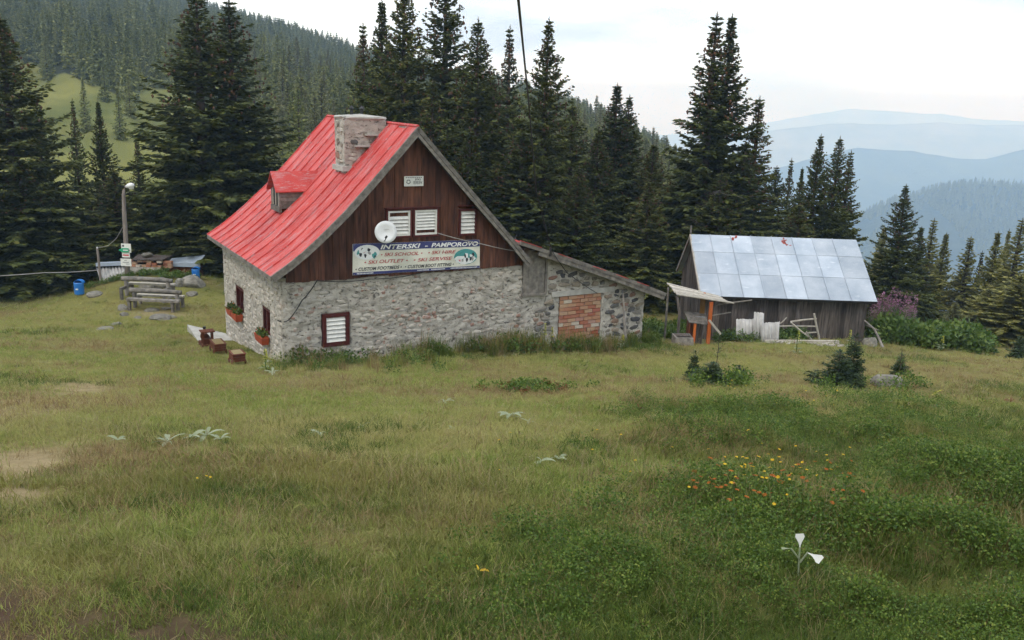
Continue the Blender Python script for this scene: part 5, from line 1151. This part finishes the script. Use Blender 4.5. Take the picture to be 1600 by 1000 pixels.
MB().tube([(0, 0, 0), st1-s0], [.06, .05], 8).build('shaft', MT['pole_metal'], st); MB().tube([st1-s0, st1-s0+np.array([0, 0, .06])], .03, 6).build('insulator', MT['white_metal'], st)
cable('slack_wire', [LL(194, 350)+l0, W(182, 372, 37.5), W(168, 384, 37.9), st1+np.array([0, 0, .04])], .012, 'pale_cable', 'slack wire curving from the lamp post down to the stake', .02)
cable('guard_wire', [W(153, 422, 38.3), W(70, 426, 36.5), W(-60, 433, 34)], .018, 'pale_cable', 'pale wire stretched level to the left edge', .03)

# barbecue of stone and brick between two scrap roofs
BY = 38.6; q0 = W(232, 436, BY); q0[2] = gz(q0[0], q0[1]); bq = empty('brick_barbecue', q0, 0, 'low stone base with orange bricks under a dark slab', 'barbecue')
def QL(px, py, dy=0): return W(px, py, BY+dy)-q0
xa, xb = QL(203, 430)[0], QL(250, 430)[0]; z1 = QL(230, 419)[2]
sb = MB().box(xa, xb, .05, 1.0, -.6, z1).build('stone_base', MT['mortar'], bq)
for c, z, wd, h, tilt, dp, k in stone_spots(xb, -.35, lambda u: z1, [], 71, (.14, .26), (.18, .42), .85, u0=xa): link('stone', STD[k], None, sb, (c, .07, z), (0, tilt, 0), (wd, dp, h))
z2 = QL(230, 408)[2]; bk_ = MB().box(xa+.05, xb+.1, .5, .9, z1, z2).build('firebox', MT['dark_inside'], bq)
for r_ in range(3):
    for c in range(6):
        if r_ > 0 and random.random() < .35: continue
        x_ = xa+.12+c*(xb-xa)/6; link('brick', bm_, None, bk_, (x_+.02*r_, .2+random.uniform(0, .1), z1+.06+r_*.1), (0, 0, random.uniform(-.2, .2)), (.2, .2, .085))
for x_ in (xa-.08, xb+.16, xb+.34):
    for r_ in range(3): link('brick', bm_, None, bk_, (x_, .35, z1+.03+r_*.1), (0, 0, random.uniform(-.1, .1)), (.17, .22, .09))
MB().hexa([(xa+.1, .1, z2+.0), (xb+.1, .1, z2+.02), (xb+.2, 1, z2+.05), (xa, 1, z2+.05), (xa+.1, .1, z2+.05), (xb+.1, .1, z2+.07), (xb+.2, 1, z2+.1), (xa, 1, z2+.1)]).build('slab', MT['shed_wood'], bq)
p = q0+np.array([(xa+xb)/2-.05, .5, z2+.18]); tag(link('rock', rock_mesh(91), MT['rock'], None, p, (0, 0, .3), (.24, .16, .11)), 'grey stone weighing down the dark barbecue slab', 'rock')
t0 = W(176, 447, 37.8); t0[2] = gz(t0[0], t0[1]); sr = empty('scrap_roof', t0, 0, 'slanted white corrugated scrap roof left of the lamp post', 'scrap roof')
def TL(px, py, dy=0): return W(px, py, 37.8+dy)-t0
e = [TL(160, 449), TL(206, 449), TL(196, 416, .9), TL(151, 419, .9)]; mb = MB(); n = 64
for i in range(n+1):
    u = i/n; d_ = .03*math.cos(u*9*2*math.pi)
    for v in (0, .5, 1): p = (e[0]*(1-u)+e[1]*u)*(1-v)+(e[3]*(1-u)+e[2]*u)*v; mb.v.append((p[0], p[1]-d_, p[2]+d_))
for i in range(n):
    for j in range(2): mb.f.append((i*3+j, (i+1)*3+j, (i+1)*3+j+1, i*3+j+1))
mb.build('sheet', MT['corrugated'], sr, True).modifiers.new('thickness', 'SOLIDIFY').thickness = .01
MB().bar(TL(152, 413, .95), TL(198, 411, .95), .3, .14).build('ridge_sheet', MT['tarp'], sr)
for px in (156, 178, 198): a = TL(px, 420, .85); MB().box(a[0]-.03, a[0]+.03, a[1]+.05, a[1]+.12, -.4, a[2]-.05).build('post', MT['grey_wood'], sr)
u0 = W(285, 420, 39.2); u0[2] = gz(u0[0], u0[1]); tp = empty('tarpaulin_cover', u0, 0, 'blue-grey sheet covering a stack right of the barbecue', 'cover')
a, b = W(258, 414, 39.2)-u0, W(311, 407, 39.2)-u0
MB().hexa([(a[0], 0, a[2]-.06), (b[0], 0, b[2]-.1), (b[0], .8, b[2]+.08), (a[0], .8, a[2]+.12), (a[0], 0, a[2]-.03), (b[0], 0, b[2]-.07), (b[0], .8, b[2]+.11), (a[0], .8, a[2]+.15)]).build('sheet', MT['tarp'], tp); MB().box(a[0]+.1, b[0]-.1, .1, .75, -.5, min(a[2], b[2])-.1).build('stack', MT['rust_wood'], tp)
MB().box(a[0]-.1, b[0]+.05, -.03, .0, b[2]-.30, b[2]-.12).build('front_sheet', MT['tarp'], tp)

# ------------------------------------------------------------------ plants that stand singly
YS = []
for sd, Rb in ((201, .62), (202, .5)):
    YS.append(spruce_mesh(1.5, Rb, sd, whorl=.075, twig=.17, wid=.02, step=.032, ragged=.35, full=.85, tip=.12)); YS[-1].materials.append(MT['spruce_young'])
ytr = MB().tube([(0, 0, -.2), (0, 0, 1.0), (0, 0, 1.5)], [.03, .015, .004], 6).mesh('trunk')
def young(px, py, h, wid, var, label, lean=0):
    p = gp(px, py); o = empty('young_spruce', (p[0], p[1], gz(p[0], p[1])-.03), random.uniform(0, 6), label, 'tree', 'young spruces on the meadow'); o.rotation_euler[1] = 0
    o.scale = (wid, wid, h/1.5); link('trunk', ytr, MT['bark'], o); link('crown', YS[var], None, o); return o
young(1306, 607, 1.0, 1.2, 0, 'bushy young spruce left of the boulder'); young(1328, 604, 1.4, 1.0, 1, 'taller stem of the young spruce pair left of the boulder')
young(1112, 598, .5, 1.0, 0, 'squat seedling spruce, middle of the three on the meadow'); young(1083, 590, .7, .5, 1, 'thin seedling spruce, leftmost of the three on the meadow'); young(1154, 596, .42, .8, 1, 'seedling spruce, rightmost of the three on the meadow')
young(1405, 584, .62, .62, 1, 'small spruce just behind the boulder'); young(1590, 558, .8, .8, 0, 'squat young spruce at the right edge of the meadow')
def bare_sapling(px, py, h, label):
    p = gp(px, py); o = empty('bare_sapling', (p[0], p[1], gz(p[0], p[1])), 0, label, 'sapling'); mb = MB().tube([(0, 0, -.1), (.02, 0, h*.5), (0, .02, h)], [.014, .01, .004], 5); r = random.Random(px)
    for k in range(9):
        z = h*r.uniform(.25, .95); a = r.uniform(0, 6.3); l = r.uniform(.12, .3)*(1.2-z/h); mb.tube([(0, 0, z), (l*math.cos(a), l*math.sin(a), z+l*.7)], [.006, .003], 4)
    mb.build('stem', MT['bark'], o); leaf_clump(MB(), (0, 0, h*.35), (.16, .16), h*.6, 40, px, .06, .018).build('leaves', MT['herb'], o)['kind'] = 'stuff'
bare_sapling(1119, 572, .95, 'thin sparsely leaved sapling before the orange post'); bare_sapling(1404, 586, .8, 'thin bare sapling rising behind the boulder')
def mullein(px, py, h, label):
    p = gp(px, py); o = empty('mullein', (p[0], p[1], gz(p[0], p[1])), random.uniform(0, 6), label, 'plant', 'tall yellow mulleins'); r = random.Random(px)
    MB().tube([(0, 0, -.05), (.01, 0, h*.6), (.015, .01, h)], [.014, .012, .008], 5).build('stem', MT['herb'], o)
    mb = MB()
    for k in range(70):
        z = h*r.uniform(.55, 1.0); a = r.uniform(0, 6.3); q = .045*(1.15-(z/h-.55)/.6); c = np.array([q*math.cos(a), q*math.sin(a), z]); d = np.array([math.cos(a), math.sin(a), r.uniform(-.3, .6)])*.03; s_ = np.array([-math.sin(a), math.cos(a), .3])*.018
        mb.add([c-d*.4, c+s_, c+d, c-s_], [(0, 1, 2, 3)])
    mb.build('flower_spike', MT['mullein_yellow'], o); mb = MB()
    for k in range(12):
        z = h*r.uniform(.02, .5); a = r.uniform(0, 6.3); l = r.uniform(.14, .28)*(1-z/h*.8); d = np.array([math.cos(a), math.sin(a), .35]); s_ = np.array([-math.sin(a), math.cos(a), 0])*l*.2; b = np.array([0, 0, z])
        mb.add([b, b+d*l*.55+s_, b+d*l+(0, 0, -.05), b+d*l*.55-s_], [(0, 1, 2, 3)])
    mb.build('leaves', MT['silver_leaf'], o)
for px, py, h, lab in ((1244, 553, .78, 'mullein with short yellow tip before the long beam'), (1325, 548, .72, 'stout yellow mullein before the right shed corner'), (1432, 538, .8, 'yellow mullein spike rising before the lone dark spruce'), (1470, 548, .55, 'short yellow mullein in the bushes right of the pink flowers'),
                       (850, 548, .85, 'tall pale mullein, left of two beside the lean-to wall'), (861, 546, .7, 'pale mullein, right of two beside the lean-to wall'), (972, 544, .45, 'short mullein at the right lean-to corner by the leaning pole'), (415, 578, .5, 'mullein with yellow spike at the front hut corner')): mullein(px, py, h, lab)
def rosette(px, py, size, n, label, mat='silver_leaf', name='leaf_rosette', up=.5, group='silvery leaf rosettes'):
    p = gp(px, py); o = empty(name, (p[0], p[1], gz(p[0], p[1])+.02), random.uniform(0, 6), label, 'plant', group); r = random.Random(px*7+py)
    for k in range(n):
        a = 6.283*k/n+r.uniform(-.4, .4); l = size*.56*r.uniform(.5, 1.2); e = r.uniform(.15, 1.1)*up; h = np.array([math.cos(a), math.sin(a), 0]); s_ = np.array([-math.sin(a), math.cos(a), 0]); mb = MB(); tw = r.uniform(-.5, .5)
        for i in range(6):
            t = i/5; w_ = l*.13*math.sin(math.pi*(t*.85+.12)); c = h*l*t*math.cos(e*(1-t*.6))+np.array([0, 0, l*(math.sin(e)*t*1.25-.35*t*t*t)+.02]); sd = s_*math.cos(tw)+np.array([0, 0, math.sin(tw)]); cr_ = np.array([0, 0, .25*w_])
            mb.v += [tuple(c-sd*w_+cr_), tuple(c), tuple(c+sd*w_+cr_)]
        for i in range(5): mb.f += [(3*i, 3*i+1, 3*i+4, 3*i+3), (3*i+1, 3*i+2, 3*i+5, 3*i+4)]
        mb.build('leaf', MT[mat], o, True)
for px, py, s_, n, lab in ((797, 655, .42, 9, 'spiky silvery rosette in the middle of the meadow, left of the mound'), (846, 726, .25, 5, 'pale grey-leaved plant in mid meadow, left half of a pair'), (872, 724, .27, 4, 'pale grey-leaved plant in mid meadow, right half of a pair'), (185, 694, .30, 4, 'grey-leaved plant lying alone left of the leaf row'),
        (262, 696, .36, 6, 'grey-leaved plant at the left end of the leaf row'), (298, 690, .30, 5, 'grey-leaved plant in the middle of the leaf row'), (322, 687, .34, 6, 'grey-leaved plant near the right of the leaf row'), (344, 693, .3, 4, 'grey-leaved plant at the right end of the leaf row'), (498, 682, .3, 5, 'grey-leaved plant below the lower louvre window'), (566, 672, .28, 4, 'small grey-leaved plant right of the one below the window'),
        (694, 632, .36, 5, 'grey-leaved plant up-slope left of the spiky rosette'), (826, 664, .26, 4, 'small grey leaves right beside the spiky rosette'), (706, 675, .22, 4, 'withered small grey rosette left of the spiky one'), (426, 585, .34, 8, 'silvery rosette at the foot of the hut corner'), (1085, 592, .3, 6, 'whitish strappy plant at the left seedling spruce')): rosette(px, py, s_, n, lab)
for px, py, s_, n, lab, mt in ((1578, 632, .3, 8, 'rust-brown withered dock near the right edge', 'rust_leaf'), (1000, 645, .18, 5, 'small rust-brown withered plant in mid meadow', 'rust_leaf'), (748, 905, .13, 3, 'yellowed leaf standing in the foreground grass', 'yellow_petal'), (1460, 620, .28, 6, 'yellowish leafy plant right of the boulder', 'mullein_yellow')): rosette(px, py, s_, n, lab, mt, 'withered_plant', 1.15, 'single coloured plants')
g = gp(1247, 905); wp = empty('white_leaved_plant', (g[0], g[1], gz(g[0], g[1])+.10), 0, 'plant with large turned white leaves in the foreground shrubs', 'plant')
wp.scale = (.62, .62, .62)
def big_leaf(base, tip, w_, up, name, mat):
    base, tip = np.array(base, float), np.array(tip, float); d = tip-base; l = np.linalg.norm(d); sd = np.cross(d/l, up); sd /= np.linalg.norm(sd); mb = MB(); prof = [.10, .16, .34, .66, 1.0, .86]
    for i, q in enumerate(prof):
        t = i/5; c = base+d*t; b_ = np.array(up)*.12*w_*math.sin(t*3)
        mb.v += [tuple(c-sd*w_*q+b_*2), tuple(c), tuple(c+sd*w_*q+b_*2)]
    for i in range(5): mb.f += [(3*i, 3*i+1, 3*i+4, 3*i+3), (3*i+1, 3*i+2, 3*i+5, 3*i+4)]
    return mb.build(name, MT[mat], wp, True)
big_leaf((-.02, 0, .13), (-.03, .02, .27), .045, (0, -1, .1), 'leaf', 'white_leaf'); big_leaf((.05, -.03, .10), (.15, -.13, .075), .05, (.1, -.75, .65), 'leaf', 'white_leaf'); big_leaf((-.1, 0, .12), (-.2, -.02, .13), .015, (0, -.3, 1), 'leaf', 'silver_leaf')
for a, b in (((0, 0, -.2), (-.02, 0, .14)), ((0, 0, -.02), (.05, -.03, .105)), ((0, 0, .0), (-.1, 0, .12))): MB().tube([a, b], .009, 5).build('stalk', MT['silver_leaf'], wp)

def flower_mesh(h, rad, n, petal):
    mb = MB().tube([(0, 0, -.05), (.01, 0, h*.5), (0, 0, h)], [.0035, .003, .0025], 4); k0_ = len(mb.f)
    for k in range(n):
        a = 6.283*k/n; c, s_ = math.cos(a), math.sin(a); mb.add([(0, 0, h), (rad*.6*c-s_*rad*.25, rad*.6*s_+c*rad*.25, h+.006), (rad*c, rad*s_, h+.002), (rad*.6*c+s_*rad*.25, rad*.6*s_-c*rad*.25, h+.006)], [(0, 1, 2, 3)])
    me = mb.mesh('flower'); me.materials.append(MT['herb']); me.materials.append(MT[petal]); me.polygons.foreach_set('material_index', [0]*k0_+[1]*(len(mb.f)-k0_)); return me
FM = {'y': [flower_mesh(.28, .021, 9, 'yellow_petal'), flower_mesh(.22, .018, 8, 'yellow_petal')], 'o': [flower_mesh(.24, .024, 8, 'orange_petal'), flower_mesh(.2, .02, 7, 'orange_petal')]}
def flowers(kind, spots, name, label, group, scale=1):
    for px, py in spots:
        p = gp(px, py+8); o = link(name, random.choice(FM[kind]), None, None, (p[0], p[1], gz(p[0], p[1])), (random.uniform(-.5, .2), random.uniform(-.3, .3), random.uniform(0, 6)), (scale*random.uniform(.5, .8),)*3); tag(o, label, 'flower', group)
rr_ = random.Random(4)
flowers('y', [(rr_.gauss(1195, 62), rr_.gauss(754, 22)) for _ in range(44)], 'yellow_flower', 'yellow daisy-like flower in the orange and yellow patch of shrubs', 'yellow flowers in the shrub patch', 1.35)
flowers('o', [(rr_.uniform(1075, 1340), rr_.gauss(776, 16)) for _ in range(60)], 'orange_flower', 'faded orange flower head in the patch of shrubs', 'orange flowers in the shrub patch', 1.35)
flowers('y', [(rr_.uniform(1230, 1360), rr_.uniform(600, 640)) for _ in range(16)]+[(rr_.uniform(1120, 1180), rr_.uniform(597, 608)) for _ in range(9)], 'yellow_flower', 'tiny yellow flower in the grass around the young spruces', 'yellow flowers by the young spruces', 1.2)
flowers('y', [(795, 695), (790, 712), (783, 752), (931, 696), (968, 699), (922, 720), (1045, 722), (990, 758), (993, 752), (315, 768), (305, 762), (327, 764), (1200, 815), (1212, 640), (1265, 648)], 'yellow_flower', 'single yellow flower standing alone in the open meadow', 'lone yellow meadow flowers', 1.1)

# ------------------------------------------------------------------ grass and undergrowth
def tuft(seed, n, h, rad, w_, curl, mat):
    r = np.random.default_rng(seed); V = []
    a = r.uniform(0, 6.3, n); q = rad*np.sqrt(r.uniform(0, 1, n)); b = np.stack([q*np.cos(a), q*np.sin(a), np.full(n, -.02)], 1); hd_ = r.uniform(0, 6.3, n); hh = h*r.uniform(.45, 1.25, n); cu = curl*r.uniform(.2, 1.3, n)*hh
    d = np.stack([np.cos(hd_), np.sin(hd_), np.zeros(n)], 1); s_ = np.stack([-np.sin(hd_), np.cos(hd_), np.zeros(n)], 1)*w_
    m_ = b+d*(cu*.35)[:, None]; m_[:, 2] += hh*.6; t = b+d*cu[:, None]; t[:, 2] += hh
    V = np.stack([b-s_, b+s_, m_+s_*.8, m_-s_*.8, t+s_*.15, t-s_*.15], 1).reshape(-1, 3); i = np.arange(n)[:, None]*6
    me = np_mesh('tuft', V, np.concatenate([i+[[0, 1, 2, 3]], i+[[3, 2, 4, 5]]], 0)); me.materials.append(MT[mat]); return me
def shrub(seed, n, h, rad, ll, lw, mat, stems=True):
    mb = leaf_clump(MB(), (0, 0, .02), (rad, rad), h, n, seed, ll, lw); me = mb.mesh('shrub'); me.materials.append(MT[mat]); return me
hx_ = lambda x, y: ((x-HA[0])*HD[0]+(y-HA[1])*HD[1], (x-HA[0])*HN[0]+(y-HA[1])*HN[1])
def outside(x, y):
    u, v = hx_(x, y); inh = ((u > -.05) & (u < 12.1) & (v > -.08) & (v < 6.5)) | ((u > PAV[1][0]-.1) & (u < .1) & (v > 4.2) & (v < 6.4)); ins = (x > SX0) & (x < SX1) & (y > SYF-.1) & (y < SYB); return ~(inh | ins)
def sample(n, r0, r1, pw=0., amax=.64):
    """points ahead of the camera, denser near it"""
    u = RNG.uniform(0, 1, n); R = r0*(r1/r0)**u if pw == 0 else (r0**pw+u*(r1**pw-r0**pw))**(1/pw); a = RNG.uniform(-amax, amax, n); return R*np.sin(a), R*np.cos(a), R
def spread(name, x, y, smin, smax, meshes, label, grow=.03, zs=1.0, tilt=.25):
    k = outside(x, y); x, y = x[k], y[k]; m = len(x); R = np.hypot(x, y); s_ = RNG.uniform(smin, smax, m)*(1+grow*R)*(.6+.9*fbm(x*.9, y*.9, 3, 71))*(.72+.28*sstep(3, 8, R)); z = ground_z(x, y)-.01
    gn_scatter(name, np.stack([x, y, z], 1), np.stack([RNG.normal(0, tilt, m), RNG.normal(0, tilt, m), RNG.uniform(0, 6.3, m)], 1), np.stack([s_, s_, s_*zs*RNG.uniform(.8, 1.2, m)/(1+grow*R)**.6], 1), RNG.integers(0, len(meshes), m), meshes, label=label)
x, y, R = sample(64000, 2.2, 46); b = np.clip(bare(x, y), 0, 1); l = lush(x, y); ru = russet(x, y); u = RNG.uniform(0, 1, len(x)); alive = u > b*.93
x, y, l, ru = x[alive], y[alive], l[alive], ru[alive]; u = RNG.uniform(0, 1, len(x)); pick = RNG.uniform(0, 1, len(x))
isl = pick < l*.8; isr = ~isl & (u < .05+.6*ru); isd = ~isl & ~isr & (u > .82); isg = ~(isl | isr | isd)
spread('meadow_grass', x[isg], y[isg], .7, 1.2, [tuft(i, 44, .055, .10, .0019, .9, 'grass') for i in range(4)], 'short olive meadow grass')
spread('lush_grass', x[isl], y[isl], .75, 1.35, [tuft(10+i, 44, .07, .10, .0021, .85, 'lush') for i in range(4)], 'greener longer meadow grass')
spread('dry_grass', x[isd], y[isd], .7, 1.3, [tuft(20+i, 16, .075, .10, .0014, 1.0, 'dry') for i in range(3)], 'dry straw-coloured grass blades')
spread('russet_grass', x[isr], y[isr], .7, 1.25, [tuft(30+i, 30, .07, .10, .0017, .9, 'russet') for i in range(3)], 'reddish brown flowering grass')
x, y, R = sample(5200, 3.6, 30); k = (fbm(x*.6, y*.6, 3, 19) > .47) & (bare(x, y) < .25); x, y = x[k], y[k]
spread('seed_stalks', x, y, .6, 1.3, [tuft(90+i, 7, .17, .10, .0012, .7, 'dry') for i in range(3)]+[tuft(94, 7, .17, .1, .0013, .7, 'russet')], 'thin dry seed stalks standing above the grass', .0)
def px_pts(spots): P = np.array([gp(a, b) for a, b in spots]); return P[:, 0], P[:, 1]
# bilberry mounds in the right and front of the meadow
WPX, WPY = wp.location[0], wp.location[1]
x, y, R = sample(21000, 2.3, 24); mound = fbm(x*.75+3, y*.75, 3, 61); k = (RNG.uniform(.1, 1.1, len(x)) < lush(x, y)) & (mound+RNG.normal(0, .07, len(x)) > .56-.08*sstep(0, .3, x/y)) & (x/y > RNG.normal(.03, .06, len(x))) & ((x-WPX)**2+(y-WPY+.1)**2 > .05) & (bare(x, y) < .3); x, y = x[k], y[k]
spread('bilberry_shrubs', x, y, .7, 1.25, [shrub(40+i, 110, .16, .13, .019, .0065, 'bilberry') for i in range(5)], 'low dark green bilberry shrubs', .02)
x, y = px_pts([(random.gauss(1120, 32), random.gauss(600, 5)) for _ in range(26)]+[(random.gauss(1310, 30), random.gauss(608, 4)) for _ in range(14)]+[(random.gauss(1410, 22), random.gauss(604, 4)) for _ in range(14)]); spread('seedling_herbs', x, y, .7, 1.4, [shrub(140+i, 70, .26, .18, .05, .014, 'bilberry') for i in range(3)], 'loose low herbs around the young spruces and boulder', 0)
# weeds along the front wall, a small mound, brambles, bushes
def wall_pts(n, u0, u1, v0, v1): u = RNG.uniform(u0, u1, n); v = RNG.uniform(v0, v1, n); return HA[0]+u*HD[0]+v*HN[0], HA[1]+u*HD[1]+v*HN[1]
x, y = wall_pts(800, .2, 12.2, -1.5, -.12); k = vnoise(x*.9, y*1.1, 66) > .46+.25*RNG.uniform(0, 1, 800); x, y = x[k], y[k]; k = RNG.uniform(0, 1, len(x)) < .35
spread('wall_weeds', x[k], y[k], .4, 1.25, [shrub(50+i, 60, .32, .2, .085, .024, 'herb') for i in range(3)], 'leafy weeds along the front wall of the hut', 0, 1, .1)
spread('wall_grass', x[~k], y[~k], .6, 1.4, [tuft(60+i, 40, .36, .14, .005, .6, 'lush') for i in range(3)]+[tuft(66, 30, .42, .14, .004, .6, 'russet')], 'tall grass along the front wall of the hut', 0, 1, .1)
rg = random.Random(12)
x, y = px_pts([(rg.gauss(825, 28), rg.gauss(609, 3)) for _ in range(70)]); spread('mound_shrubs', x, y, .5, .9, [shrub(70+i, 70, .25, .2, .06, .02, 'bilberry') for i in range(2)]+[shrub(73, 60, .2, .2, .06, .016, 'rust_leaf')], 'low dark shrub mound with brown fringe in mid meadow', 0)
def yz_pts(n, px0, px1, Y0_, Y1_): px = RNG.uniform(px0, px1, n); Y = RNG.uniform(Y0_, Y1_, n); P = np.array([at(a, 500, b) for a, b in zip(px, Y)]); return P[:, 0], P[:, 1]
x, y = px_pts([(random.gauss(625, 45), random.gauss(562, 9)) for _ in range(90)]+[(random.gauss(500, 40), random.gauss(572, 6)) for _ in range(45)]); spread('bank_weeds', x, y, .5, 1.15, [shrub(150+i, 60, .34, .22, .075, .02, 'herb') for i in range(2)]+[tuft(155, 40, .38, .16, .005, .6, 'lush'), tuft(156, 34, .4, .16, .004, .6, 'russet'), tuft(157, 34, .3, .16, .004, .7, 'grass')], 'tall messy weeds on the bank before the front wall', 0, 1, .1)
bush = [shrub(80+i, 170, .55, .36, .12, .035, 'herb') for i in range(3)]
x, y = yz_pts(150, 1368, 1545, 32.3, 35.5); spread('raspberry_bushes', x, y, .8, 1.5, bush, 'dense green bushes beyond the meadow right of the shed', 0, 1.1, .05)
x, y = yz_pts(34, 250, 312, 36.8, 37.9); x2, y2 = yz_pts(7, 205, 250, 36.8, 37.4); x = np.concatenate([x, x2]); y = np.concatenate([y, y2]); spread('brambles', x, y, .3, .6, bush, 'green brambles around the barbecue', 0, 1, .05)
x, y = yz_pts(22, 140, 205, 36.6, 37.3); spread('nettles', x, y, .22, .45, bush, 'green weeds before the scrap roof', 0, 1, .05)
x, y = yz_pts(70, 1010, 1078, 30.3, 33.5); k = (x < SX0-.15); x2, y2 = yz_pts(60, 1125, 1262, 30.8, 31.7); spread('shed_weeds', np.concatenate([x[k], x2]), np.concatenate([y[k], y2]), .45, .9, bush, 'green weeds around the shelter and along the shed', 0, 1, .05)
def fireweed(seed):
    r = random.Random(seed); mb = MB(); h = 1.35; mb.tube([(0, 0, -.05), (.03, 0, h*.6), (.05, .02, h)], [.008, .007, .003], 4); n0 = len(mb.f)
    for k in range(60):
        z = h*r.uniform(.15, .72); a = r.uniform(0, 6.3); l = r.uniform(.09, .17); d = np.array([math.cos(a), math.sin(a), .3]); s_ = np.array([-math.sin(a), math.cos(a), 0])*.018; b = np.array([.03, 0, z]); mb.add([b, b+d*l*.5+s_, b+d*l, b+d*l*.5-s_], [(0, 1, 2, 3)])
    n1 = len(mb.f)
    for k in range(42):
        z = h*r.uniform(.68, 1.05); a = r.uniform(0, 6.3); q = .075*(1.25-z/h)*2; c = np.array([.05+q*math.cos(a), q*math.sin(a), z]); e = r.uniform(.02, .035); d = np.array([math.cos(a), math.sin(a), r.uniform(-.3, .5)])*e; s_ = np.array([-math.sin(a), math.cos(a), 0])*e*.7; mb.add([c-d, c+s_, c+d, c-s_], [(0, 1, 2, 3)])
    me = mb.mesh('fireweed'); me.materials.append(MT['herb']); me.materials.append(MT['pink_petal']); me.polygons.foreach_set('material_index', [0]*n1+[1]*(len(mb.f)-n1)); return me
FW_ = [fireweed(i) for i in range(4)]
x, y = yz_pts(75, 1360, 1428, 33.4, 36.2); spread('fireweed', x, y, .75, 1.2, FW_, 'stand of pink flowering fireweed right of the shed', 0, 1, .06)
